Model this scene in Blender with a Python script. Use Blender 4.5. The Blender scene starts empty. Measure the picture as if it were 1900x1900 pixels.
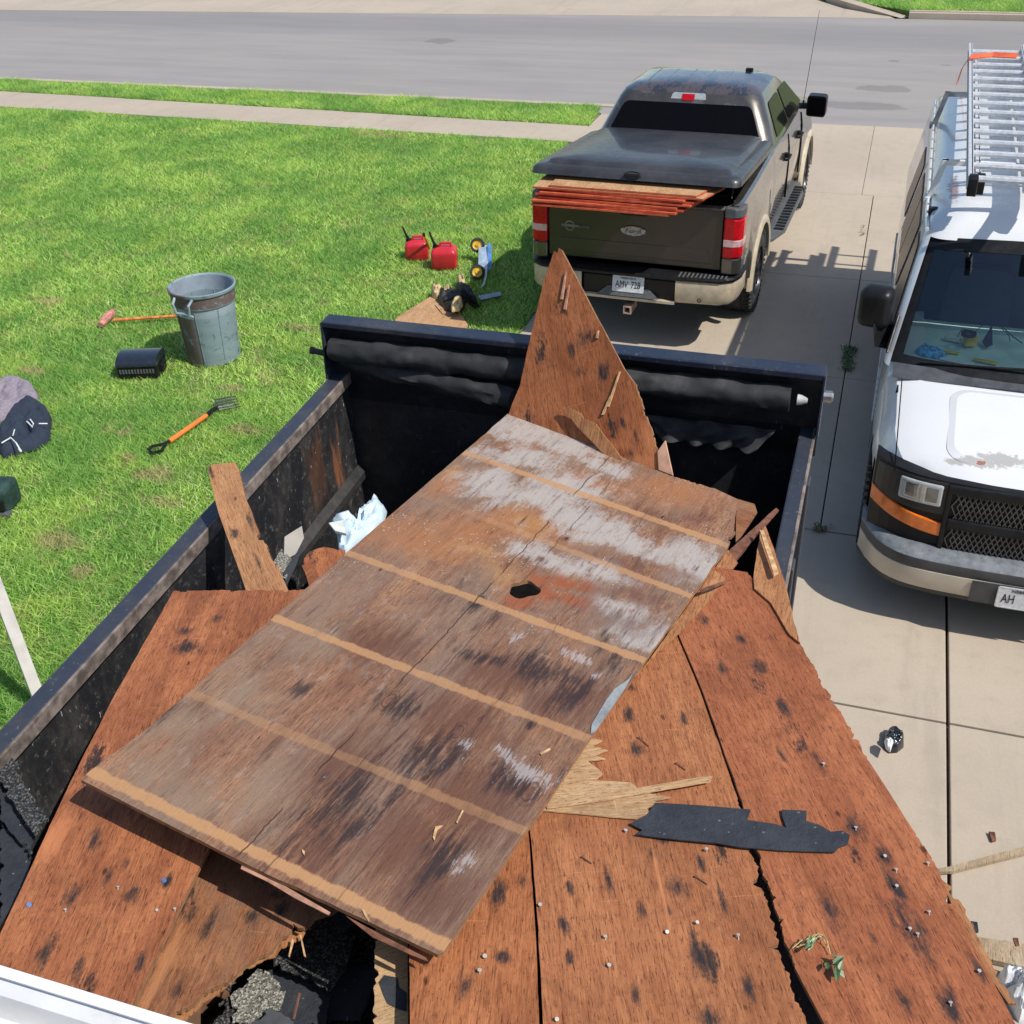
import bpy, bmesh, math, random
import numpy as np
from math import sin, cos, pi, radians as R
from mathutils import Vector, Matrix, noise
from mathutils.geometry import tessellate_polygon
random.seed(7)
C = bpy.context.scene.collection
sc = bpy.context.scene

# ------------------------------------------------------------------ camera
YAW = 0.328; PITCH = 0.5697; ROLL = -0.033; CH = 4.5121; F = 2070.9
fw = Vector((-sin(YAW)*cos(PITCH), cos(YAW)*cos(PITCH), -sin(PITCH)))
r0 = Vector((cos(YAW), sin(YAW), 0)); u0 = r0.cross(fw)
rt = r0*cos(ROLL)+u0*sin(ROLL); up = u0*cos(ROLL)-r0*sin(ROLL)
cam = bpy.data.cameras.new('camera'); co = bpy.data.objects.new('camera', cam); C.objects.link(co)
co.matrix_world = Matrix(((rt.x, up.x, -fw.x, 0), (rt.y, up.y, -fw.y, 0), (rt.z, up.z, -fw.z, CH), (0, 0, 0, 1)))
cam.sensor_width = 36; cam.sensor_fit = 'HORIZONTAL'; cam.lens = F/1900*36; cam.clip_start = .05; cam.clip_end = 600
sc.camera = co
# ------------------------------------------------------------------ sky, sun, exposure
TRAVEL = Vector((-.72, .23, -1)).normalized()
w = bpy.data.worlds.new('World'); sc.world = w; w.use_nodes = True
nt = w.node_tree; bg = nt.nodes['Background']; sky = nt.nodes.new('ShaderNodeTexSky')
sky.sky_type = 'NISHITA'; sky.sun_disc = False; sky.sun_elevation = R(52.9); sky.sun_rotation = R(107.7)
sky.air_density = 1; sky.dust_density = .8; sky.ozone_density = 1
nt.links.new(sky.outputs[0], bg.inputs[0]); bg.inputs[1].default_value = .14
sl = bpy.data.lights.new('sun', 'SUN'); sl.energy = 4.4; sl.angle = R(.5); sl.color = (1, .955, .88)
so = bpy.data.objects.new('sun', sl); C.objects.link(so); so.rotation_euler = TRAVEL.to_track_quat('-Z', 'Y').to_euler()
sc.view_settings.view_transform = 'Standard'; sc.view_settings.look = 'None'
sc.view_settings.exposure = 0.0; sc.view_settings.gamma = 1; sc.view_settings.use_curve_mapping = False

def ray(px, py):
    return (fw + rt*((px-950)/F) + up*((950-py)/F))
def at(px, py, z=0.0):
    d = ray(px, py); return Vector((0, 0, CH)) + d*((z-CH)/d.z)

# ------------------------------------------------------------------ object helpers
def link(o, parent=None):
    C.objects.link(o)
    if parent: o.parent = parent
    return o
def tag(o, label=None, cat=None, group=None, kind=None):
    if label: o['label'] = label
    if cat: o['category'] = cat
    if group: o['group'] = group
    if kind: o['kind'] = kind
    return o
def empty(name, label, cat, loc=(0, 0, 0), rz=0, group=None):
    o = bpy.data.objects.new(name, None); link(o); o.location = loc; o.rotation_euler = (0, 0, rz); o.empty_display_size = .1
    return tag(o, label, cat, group)
def mesh_obj(name, me, mats, parent=None, smooth=None, bevel=0, mw=None):
    o = bpy.data.objects.new(name, me)
    for m in (mats if isinstance(mats, (list, tuple)) else [mats]): me.materials.append(m)
    if mw is not None: o.matrix_world = mw
    link(o, parent)
    if smooth is not None:
        bm = bmesh.new(); bm.from_mesh(me)
        bmesh.ops.recalc_face_normals(bm, faces=bm.faces)
        for f in bm.faces: f.smooth = True
        a = R(smooth)
        for e in bm.edges:
            if len(e.link_faces) == 2 and e.calc_face_angle(0) > a: e.smooth = False
        bm.to_mesh(me); bm.free()
    if bevel:
        b = o.modifiers.new('bevel', 'BEVEL'); b.width = bevel; b.segments = 2; b.limit_method = 'ANGLE'; b.angle_limit = R(35); b.harden_normals = False
    return o
class MB:
    def __init__(s): s.v = []; s.f = []; s.mi = []
    def add(s, vs, fs, m=0):
        n = len(s.v); s.v += [tuple(x) for x in vs]; s.f += [tuple(i+n for i in f) for f in fs]; s.mi += [m]*len(fs); return s
    def box(s, x0, x1, y0, y1, z0, z1, m=0, mat=None):
        vs = [Vector((x, y, z)) for z in (z0, z1) for y in (y0, y1) for x in (x0, x1)]
        if mat: vs = [mat @ q for q in vs]
        return s.add(vs, [(0, 2, 3, 1), (4, 5, 7, 6), (0, 1, 5, 4), (2, 6, 7, 3), (0, 4, 6, 2), (1, 3, 7, 5)], m)
    def tube(s, pts, r, n=8, m=0, cap=True):
        pts = [Vector(p) for p in pts]; k = len(pts); rs = r if isinstance(r, (list, tuple)) else [r]*k
        vs = []; t0 = (pts[1]-pts[0]).normalized(); a = t0.orthogonal().normalized()
        for i, p in enumerate(pts):
            t = (pts[min(i+1, k-1)]-pts[max(i-1, 0)]).normalized(); a = (a-t*a.dot(t)).normalized(); b = t.cross(a)
            vs += [p+(a*cos(2*pi*j/n)+b*sin(2*pi*j/n))*rs[i] for j in range(n)]
        fs = [(i*n+j, i*n+(j+1) % n, (i+1)*n+(j+1) % n, (i+1)*n+j) for i in range(k-1) for j in range(n)]
        if cap: fs += [tuple(range(n-1, -1, -1)), tuple((k-1)*n+j for j in range(n))]
        return s.add(vs, fs, m)
    def grid(s, rows, m=0, cu=False):
        nr, nc = len(rows), len(rows[0]); vs = [p for r in rows for p in r]
        fs = [(i*nc+j, i*nc+(j+1) % nc, (i+1)*nc+(j+1) % nc, (i+1)*nc+j) for i in range(nr-1) for j in range(nc if cu else nc-1)]
        return s.add(vs, fs, m)
    def lathe(s, prof, n=24, m=0, mat=None):   # prof (r,z)
        rows = [[Vector((r*cos(2*pi*j/n), r*sin(2*pi*j/n), z)) for j in range(n)] for r, z in prof]
        if mat: rows = [[mat @ p for p in r] for r in rows]
        return s.grid(rows, m, cu=True)
    def prism(s, poly, d, m=0, ms=None, holes=()):   # poly list of 3D in a plane; d = extrusion vector
        loops = [[Vector(p) for p in poly]]+[[Vector(p) for p in h] for h in holes]
        flat = [p for l in loops for p in l]; n = len(flat); d = Vector(d)
        tri = tessellate_polygon(loops)
        s.add(flat+[p+d for p in flat], [], m); base = len(s.v)-2*n
        for t in tri:
            s.f.append(tuple(base+i for i in t)); s.mi.append(m)
            s.f.append(tuple(base+n+i for i in reversed(t))); s.mi.append(m)
        o = 0
        for l in loops:
            k = len(l)
            for i in range(k):
                a, b = o+i, o+(i+1) % k
                s.f.append((base+a, base+b, base+n+b, base+n+a)); s.mi.append(m if ms is None else ms)
            o += k
        return s
    def build(s, name, mats, parent=None, smooth=None, bevel=0, mw=None, fix=True):
        me = bpy.data.meshes.new(name); me.from_pydata([tuple(v) for v in s.v], [], s.f)
        if any(s.mi): me.polygons.foreach_set('material_index', s.mi)
        if fix and smooth is None:
            bm = bmesh.new(); bm.from_mesh(me); bmesh.ops.recalc_face_normals(bm, faces=bm.faces); bm.to_mesh(me); bm.free()
        return mesh_obj(name, me, mats, parent, smooth, bevel, mw)

# ------------------------------------------------------------------ material helpers
class NT:
    def __init__(s, name):
        s.m = bpy.data.materials.new(name); s.m.use_nodes = True; s.t = s.m.node_tree; s.b = s.t.nodes['Principled BSDF']; s.out = s.t.nodes['Material Output']
        s._c = None
    def n(s, ty, **k):
        nd = s.t.nodes.new(ty)
        for a, b in k.items(): setattr(nd, a, b)
        return nd
    def L(s, a, b):
        if hasattr(a, 'is_output') or isinstance(a, bpy.types.NodeSocket): s.t.links.new(a, b)
        else: b.default_value = a
    @property
    def co(s):
        if s._c is None: s._c = s.n('ShaderNodeTexCoord').outputs['Object']
        return s._c
    def map(s, sc_, v=None, loc=(0, 0, 0)):
        m = s.n('ShaderNodeMapping'); s.L(v or s.co, m.inputs[0]); m.inputs['Location'].default_value = loc; m.inputs['Scale'].default_value = sc_ if isinstance(sc_, tuple) else (sc_,)*3
        return m.outputs[0]
    def noise(s, v, scale=5, detail=4, rough=.55, dist=0, col=False):
        t = s.n('ShaderNodeTexNoise'); s.L(v, t.inputs['Vector']); t.inputs['Scale'].default_value = scale; t.inputs['Detail'].default_value = detail
        t.inputs['Roughness'].default_value = rough; t.inputs['Distortion'].default_value = dist
        return t.outputs['Color' if col else 'Fac']
    def vor(s, v, scale=5, feat='F1', out='Distance', rnd=1):
        t = s.n('ShaderNodeTexVoronoi', feature=feat); s.L(v, t.inputs['Vector']); t.inputs['Scale'].default_value = scale; t.inputs['Randomness'].default_value = rnd
        return t.outputs[out]
    def math(s, op, a, b=0, clamp=False):
        t = s.n('ShaderNodeMath', operation=op); t.use_clamp = clamp; s.L(a, t.inputs[0]); s.L(b, t.inputs[1]); return t.outputs[0]
    def rng(s, v, a, b, c=0, d=1, smooth=True):
        t = s.n('ShaderNodeMapRange'); t.interpolation_type = 'SMOOTHSTEP' if smooth else 'LINEAR'; s.L(v, t.inputs[0])
        for i, x in enumerate((a, b, c, d)): t.inputs[i+1].default_value = x
        return t.outputs[0]
    def mix(s, f, a, b, mode='MIX'):
        t = s.n('ShaderNodeMix', data_type='RGBA', blend_type=mode); s.L(f, t.inputs[0])
        for x, i in ((a, 6), (b, 7)):
            if isinstance(x, (tuple, list)): x = (*x[:3], 1)
            s.L(x, t.inputs[i])
        return t.outputs[2]
    def ramp(s, f, stops):
        t = s.n('ShaderNodeValToRGB'); s.L(f, t.inputs[0]); e = t.color_ramp.elements
        while len(e) < len(stops): e.new(.5)
        for i, (p, c) in enumerate(stops): e[i].position = p; e[i].color = (*c, 1)
        return t.outputs[0]
    def bump(s, h, st=.3, dist=.01, nrm=None):
        t = s.n('ShaderNodeBump'); s.L(h, t.inputs['Height']); t.inputs['Strength'].default_value = st; t.inputs['Distance'].default_value = dist
        if nrm: s.L(nrm, t.inputs['Normal'])
        s.L(t.outputs[0], s.b.inputs['Normal']); return t.outputs[0]
    def near(s, pts, nz=None, amp=.25):   # distance field to ellipses (x,y,rx,ry): 1 on the rim
        best = None
        for x, y, rx, ry in pts:
            v = s.map((1/rx, 1/ry, 0), loc=(-x/rx, -y/ry, 0))
            l = s.n('ShaderNodeVectorMath', operation='LENGTH'); s.L(v, l.inputs[0]); d = l.outputs['Value']
            best = d if best is None else s.math('MINIMUM', best, d)
        if nz is not None: best = s.math('ADD', best, s.math('MULTIPLY', s.math('SUBTRACT', nz, .5), amp))
        return best
    def fin(s, col=None, rough=.6, metal=0, spec=None, coat=0):
        if col is not None: s.L((*col, 1) if isinstance(col, tuple) else col, s.b.inputs['Base Color'])
        s.L(rough, s.b.inputs['Roughness']); s.L(metal, s.b.inputs['Metallic'])
        if spec is not None: s.b.inputs['Specular IOR Level'].default_value = spec
        s.b.inputs['Coat Weight'].default_value = coat; s.b.inputs['Coat Roughness'].default_value = .06
        return s.m
def plain(name, col, rough=.6, metal=0, var=.25, scale=12, bump=0, coat=0, spec=None, dirt=None):
    s = NT(name); nz = s.noise(s.co, scale, 5)
    c = s.mix(s.rng(nz, .3, .7), tuple(x*(1-var) for x in col), tuple(min(1, x*(1+var)) for x in col))
    if dirt: c = s.mix(s.rng(s.noise(s.co, scale*.35, 8, .7), .5, .75), c, dirt)
    if bump: s.bump(s.noise(s.co, scale*6, 4), .5, bump)
    return s.fin(c, s.rng(s.noise(s.co, scale*2, 3), .2, .8, rough*.8, min(1, rough*1.2)), metal, spec, coat)
black = plain('black_plastic', (.010, .0105, .0115), .42, bump=.0008, spec=.3)
rubber = plain('rubber', (.03, .03, .031), .8, var=.4, scale=25, bump=.001)
darkvoid = plain('dark_underside', (.008, .008, .008), .95, spec=.05)
alu = plain('aluminium', (.66, .67, .68), .42, .35, var=.12, scale=30)
steel = plain('steel', (.4, .4, .41), .4, .9)
chrome = plain('chrome_dull', (.6, .6, .58), .2, 1)
redlens = plain('red_lens', (.5, .006, .012), .25, var=.15, coat=.25, spec=.2)
clearlens = plain('clear_lens', (.40, .42, .42), .08, var=.12, scale=14, coat=1)
amber = plain('amber_lens', (.75, .17, .015), .2, var=.2, scale=20, coat=.6)
white = plain('white_plastic', (.75, .75, .74), .4, var=.05)
tanp = plain('beige_paint', (.50, .42, .30), .4, var=.12, coat=.3, dirt=(.3, .26, .2))
glassdark = plain('tinted_glass', (.004, .004, .005), .12, var=.1, spec=.12)

# =================================================================== GROUND
def concrete(name, c1, c2, rough=.85, joint=False):
    s = NT(name); big = s.noise(s.co, .5, 6, .6); fine = s.noise(s.co, 60, 5, .7); mid = s.noise(s.co, 6, 6, .65)
    c = s.mix(s.rng(big, .3, .7), c1, c2); c = s.mix(s.math('MULTIPLY', s.rng(mid, .45, .75), .35), c, tuple(x*.78 for x in c1))
    c = s.mix(s.math('MULTIPLY', s.rng(fine, .35, .65), .22), c, tuple(x*.7 for x in c2))
    sp = s.vor(s.co, 14); c = s.mix(s.math('MULTIPLY', s.rng(sp, .05, .02), .35), c, (.12, .1, .08))
    sp2 = s.vor(s.co, 90); c = s.mix(s.math('MULTIPLY', s.rng(sp2, .18, .08), .35), c, (.2, .16, .13)); tr_ = s.noise(s.map((2.4, .22, 1)), 1.3, 6, .7); c = s.mix(s.rng(tr_, .5, .75, 0, .35), c, (.27, .22, .18)); oil = s.noise(s.map((1, 1, 1), loc=(9, 4, 0)), 1.1, 8, .75); c = s.mix(s.rng(oil, .62, .72, 0, .5), c, (.2, .17, .15)); cr = s.vor(s.map(1.0, s.noise(s.co, 2.5, 4, .6, col=True), (0, 0, 0)), 3.2, 'DISTANCE_TO_EDGE')
    s.bump(fine, .35, .003)
    return s.fin(c, rough)
conc = concrete('concrete', (.44, .365, .285), (.50, .42, .325))
def roadmat():
    s = NT('road_surface'); v = s.map((.25, 1.6, 1)); st = s.noise(v, 1.4, 6, .6); fine = s.noise(s.co, 70, 5, .75); big = s.noise(s.co, .22, 5)
    c = s.mix(s.rng(st, .25, .75), (.275, .255, .24), (.34, .315, .295)); c = s.mix(s.rng(big, .35, .7, 0, .5), c, (.36, .33, .30))
    # dark tyre lane on the far side and oily patches
    geo = s.n('ShaderNodeSeparateXYZ'); s.L(s.co, geo.inputs[0])
    lane = s.math('MULTIPLY', s.rng(geo.outputs[1], 24.6, 26.2), s.rng(geo.outputs[1], 28.6, 27.2)); c = s.mix(s.math('MULTIPLY', lane, .38), c, (.17, .165, .17))
    nz = s.noise(s.co, 2.2, 5)
    pat = [(lambda p: (p.x, p.y, rx, ry))(at(px, py)) for px, py, rx, ry in ((1643, 163, .5, .32), (1600, 195, .9, .3), (815, 75, .35, .35), (1660, 112, .12, .1), (1757, 120, .12, .08))]
    c = s.mix(s.rng(s.near(pat, nz, 1.6), 1.0, .8, 0, .45), c, (.14, .125, .115))
    c = s.mix(s.math('MULTIPLY', s.rng(fine, .3, .7), .25), c, (.18, .17, .165)); c = s.mix(s.math('MULTIPLY', s.rng(s.vor(s.co, 70), .2, .1), .4), c, (.12, .11, .11)); s.bump(fine, .4, .004)
    return s.fin(c, .85)
road = roadmat()
def soil():
    s = NT('soil'); n1 = s.noise(s.co, 3, 6); c = s.mix(s.rng(n1, .4, .65), (.09, .16, .03), (.22, .19, .09)); s.bump(s.noise(s.co, 40, 4), .6, .02); return s.fin(c, .95)
soilm = soil()
def sheetz(name, poly, z, mat, kind='structure', th=None):
    b = MB(); b.prism([(x, y, z) for x, y in poly], (0, 0, -(th or .3)))
    o = b.build(name, mat); tag(o, kind=kind); return o
sheetz('ground', [(-90, -60), (90, -60), (90, 130), (-90, 130)], -.06, soilm, th=.5)
sheetz('road', [(-80, 19.5), (-5.0, 19.5), (-4.6, 18.87), (80, 18.87), (80, 28.95), (-.2, 28.95), (-2, 28.9), (-24, 27.2), (-80, 22.9)], -.012, road, th=.04)
sheetz('lawn_soil', [(-60, -20), (-3.2, -20), (-3.2, 12.5), (-3.6, 15), (-4.68, 17.0), (-60, 18.5)], -.015, soilm, th=.04)
sheetz('verge_soil', [(-60, 20.0), (-4.5, 18.0), (-4.72, 19.45), (-60, 20.3)], -.015, soilm, th=.04)
# kerb of near verge
b = MB(); x = -60
while x < -5:
    b.box(x, x+2.98, 19.35, 19.5, -.05, .015); x += 3
tag(b.build('kerb', conc, bevel=.01), kind='structure')
# sidewalk slabs
sw = bpy.data.objects.new('sidewalk', None); link(sw); tag(sw, kind='structure')
x = -60; k = 0
sme = None
while x < -4.8:
    x1 = min(x+1.5, -4.6)
    wa = lambda u: 17.02-.028*(u+4.7); wb_ = lambda u: 18.0-.035*(u+4.7); zt = 0 if k % 3 else .003
    q = MB().prism([(x+.006, wa(x), zt), (x1-.006, wa(x1), zt), (x1-.006, wb_(x1), zt), (x+.006, wb_(x), zt)], (0, 0, -.1)).build('slab', conc, sw, bevel=.006); x = x1; k += 1
# driveway slabs
dw = bpy.data.objects.new('driveway', None); link(dw); tag(dw, kind='structure')
MB().box(-3.2, 9.5, -6, 18.85, -.12, -.035).build('joint_bed', plain('joint_dirt', (.05, .045, .035), .95, var=.6, scale=9, bump=.01), dw)
g = .008
def slab(poly, z=0):
    MB().prism([(x, y, z) for x, y in poly], (0, 0, -.1)).build('slab', conc, dw, bevel=.005)
def rslab(x0, x1, y0, y1, z=0, gl=None):
    gl = gl or g; slab([(x0+gl, y0+g), (x1-gl, y0+g), (x1-gl, y1-g), (x0+gl, y1-g)], z)
ys = [-6, -2.5, 1.5, 5.2, 7.02]
for i in range(4):
    rslab(-3.2, .81, ys[i], ys[i+1], 0, .009); rslab(.81, 4.8, ys[i], ys[i+1], .002, .009); rslab(4.8, 9.5, ys[i], ys[i+1], 0)
g = .0045
ys = [7.02, 9.6, 12.1, 15.2]
for i in range(3):
    slab([(-3.2, ys[i]+g), (-.05-g, ys[i]+g), (-.05-g, ys[i+1]-g), (-3.2 if i < 2 else -3.65, ys[i+1]-g)]) ; rslab(-.05, 3.6, ys[i], ys[i+1], .002); rslab(3.6, 9.5, ys[i], ys[i+1])
slab([(-3.65, 15.2), (-.2, 15.2+g), (-.2, 18.85), (-4.6, 18.85), (-4.6, 16.9)]); rslab(-.2, 4.2, 15.2, 18.86, .001); rslab(4.2, 9.5, 15.2, 18.86)
# far side: concrete drive, kerbs
fs = sheetz('far_pavement', [(-80, 22.9), (-24, 27.2), (-2, 28.9), (-.2, 28.95), (-.35, 29.3), (-2.2, 31.5), (-2.6, 45), (-80, 45)], -.008, conc, th=.04)
b = MB()
def sweep_kerb(pts, wd, z0, z1):
    rows = []
    for i, p in enumerate(pts):
        p = Vector(p); t = (Vector(pts[min(i+1, len(pts)-1)])-Vector(pts[max(i-1, 0)])).normalized(); nn = Vector((-t.y, t.x))
        h = z1 if i > 1 else z0+(z1-z0)*i/2
        rows.append([(p.x, p.y, z0), (p.x+nn.x*.03, p.y+nn.y*.03, h), (p.x+nn.x*wd, p.y+nn.y*wd, h), (p.x+nn.x*wd, p.y+nn.y*wd, z0)])
    b.grid(rows)
sweep_kerb([(-.05, 29.05), (-.6, 29.5), (-1.3, 30.2), (-1.9, 31.2), (-2.15, 33), (-2.2, 45)], -.28, -.01, .13)
x = 0
while x < 60:
    b.box(x+.1, x+3.08, 29.0, 29.16, -.05, .11); b.box(x+.1, x+3.08, 29.16, 29.3, -.05, .13); x += 3
tag(b.build('far_kerb', conc, bevel=.012), kind='structure')
sheetz('far_lawn_soil', [(.1, 29.32), (60, 29.32), (60, 60), (-1.9, 60), (-1.9, 31.5)], .1, soilm, th=.1)

# grass -------------------------------------------------------------
def grassmat():
    s = NT('grass_blades'); pos = s.n('ShaderNodeNewGeometry').outputs['Position']; isl = s.n('ShaderNodeNewGeometry').outputs['Random Per Island']
    n1 = s.noise(pos, .9, 5, .6); n2 = s.noise(pos, 3.2, 5, .6); n3 = s.noise(s.map((1, 1, 1), pos, (7, 3, 0)), 1.7, 4)
    c = s.ramp(isl, [(0, (.10, .24, .03)), (.35, (.36, .62, .10)), (.75, (.64, .90, .21)), (1, (.92, .96, .45))])
    c = s.mix(s.rng(n1, .38, .62, 0, .6), c, (.15, .40, .08)); c = s.mix(s.rng(n3, .50, .64, 0, .3), c, (.72, .84, .20)); c = s.mix(s.rng(n2, .58, .70, 0, .6), c, (.66, .60, .28))
    bare = s.near([(at(px, py).x, at(px, py).y, rx, ry) for px, py, rx, ry in ((290, 880, .2, .12), (240, 850, .12, .08), (85, 560, .3, .12), (230, 805, .12, .08), (120, 1010, .25, .12), (60, 690, .2, .1), (420, 720, .2, .08), (300, 930, .3, .08), (560, 610, .3, .1), (700, 250, .6, .15), (150, 1060, .12, .1), (450, 800, .2, .1))], n2, 3); c = s.mix(s.rng(bare, 1.1, .3, 0, .7), c, (.62, .50, .28))
    s.fin(c, .55, spec=.35)
    tr = s.n('ShaderNodeBsdfTranslucent'); s.L(c, tr.inputs[0]); mx = s.n('ShaderNodeMixShader'); mx.inputs[0].default_value = .45
    s.L(s.b.outputs[0], mx.inputs[1]); s.L(tr.outputs[0], mx.inputs[2]); s.L(mx.outputs[0], s.out.inputs[0]); return s.m
gm = grassmat()
def grass(name, boxes, inside, h0=.02, h1=.042, wd=.005, lab=None):
    rs = np.random.RandomState(3); P = []; scl = []
    for x0, x1, y0, y1, dens in boxes:
        n = int((x1-x0)*(y1-y0)*dens); p = rs.rand(n, 2)*[x1-x0, y1-y0]+[x0, y0]; p = p[inside(p)]; P.append(p); scl.append(np.full(len(p), math.sqrt(5000/dens)))
    P = np.concatenate(P); sc_ = np.concatenate(scl); n = len(P)
    # clumpy height variation and thin spots
    ph = np.sin(P[:, 0]*2.1+np.sin(P[:, 1]*1.3)*2)+np.sin(P[:, 1]*2.7+np.sin(P[:, 0]*1.9)*2)+np.sin(P[:, 0]*7.3+P[:, 1]*5.1)*.6
    h = (h0+(h1-h0)*rs.rand(n)**1.5*1.3)*(1+.38*ph*.5); a = rs.rand(n)*2*pi; lean = (.6+rs.rand(n)*2.0)*h; la = rs.rand(n)*2*pi; ww = wd*sc_*(.7+.6*rs.rand(n))
    V = np.zeros((n, 3, 3)); V[:, 0, :2] = P+np.stack([np.cos(a), np.sin(a)], 1)*ww[:, None]; V[:, 1, :2] = P-np.stack([np.cos(a), np.sin(a)], 1)*ww[:, None]
    V[:, 2, :2] = P+np.stack([np.cos(la), np.sin(la)], 1)*lean[:, None]; V[:, :2, 2] = -.014; V[:, 2, 2] = h
    if name == 'far_grass': V[:, :, 2] += .11
    V = V.astype(np.float32)
    me = bpy.data.meshes.new(name); me.vertices.add(3*n); me.vertices.foreach_set('co', V.ravel()); me.loops.add(3*n); me.loops.foreach_set('vertex_index', np.arange(3*n, dtype=np.int32))
    me.polygons.add(n); me.polygons.foreach_set('loop_start', np.arange(n, dtype=np.int32)*3); me.update(calc_edges=True)
    o = mesh_obj(name, me, gm); tag(o, lab, 'grass', kind='stuff'); return o
edge = lambda y: np.interp(y, [-20, 12.5, 15, 16.9], [-3.22, -3.22, -3.62, -4.7])
grass('lawn_grass', [(-9, -3.2, -1, 8, 6500), (-15.5, -3.2, 8, 17.4, 3600), (-20, -15.5, 8, 17.4, 1500), (-14, -9, 0, 8, 1500)],
      lambda p: (p[:, 0] < edge(p[:, 1])+.02*np.sin(p[:, 1]*9)+.015*np.sin(p[:, 1]*23)) & (p[:, 1] < 16.98-.028*(p[:, 0]+4.7)+.012*np.sin(p[:, 0]*17)), lab='mown green lawn left of the driveway')
grass('verge_grass', [(-20, -4.6, 17.95, 19.36, 3600)], lambda p: (p[:, 0] < -4.6-.1*(p[:, 1]-18)) & (p[:, 1] > 18.04-.035*(p[:, 0]+4.7)+.03*np.sin(p[:, 0]*8)) & (p[:, 1] < 19.32+.03*np.sin(p[:, 0]*11)), .03, .06, lab='strip of grass between sidewalk and road')
grass('far_grass', [(-2, 8, 29.2, 34, 1800)], lambda p: (p[:, 1] > 29.32+.05*np.sin(p[:, 0]*5)) & (p[:, 0] > np.interp(p[:, 1], [29.3, 30.2, 31.5, 34], [.1, -.9, -1.8, -1.9])), .05, .11, lab='rough grass beyond the far kerb')

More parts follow.
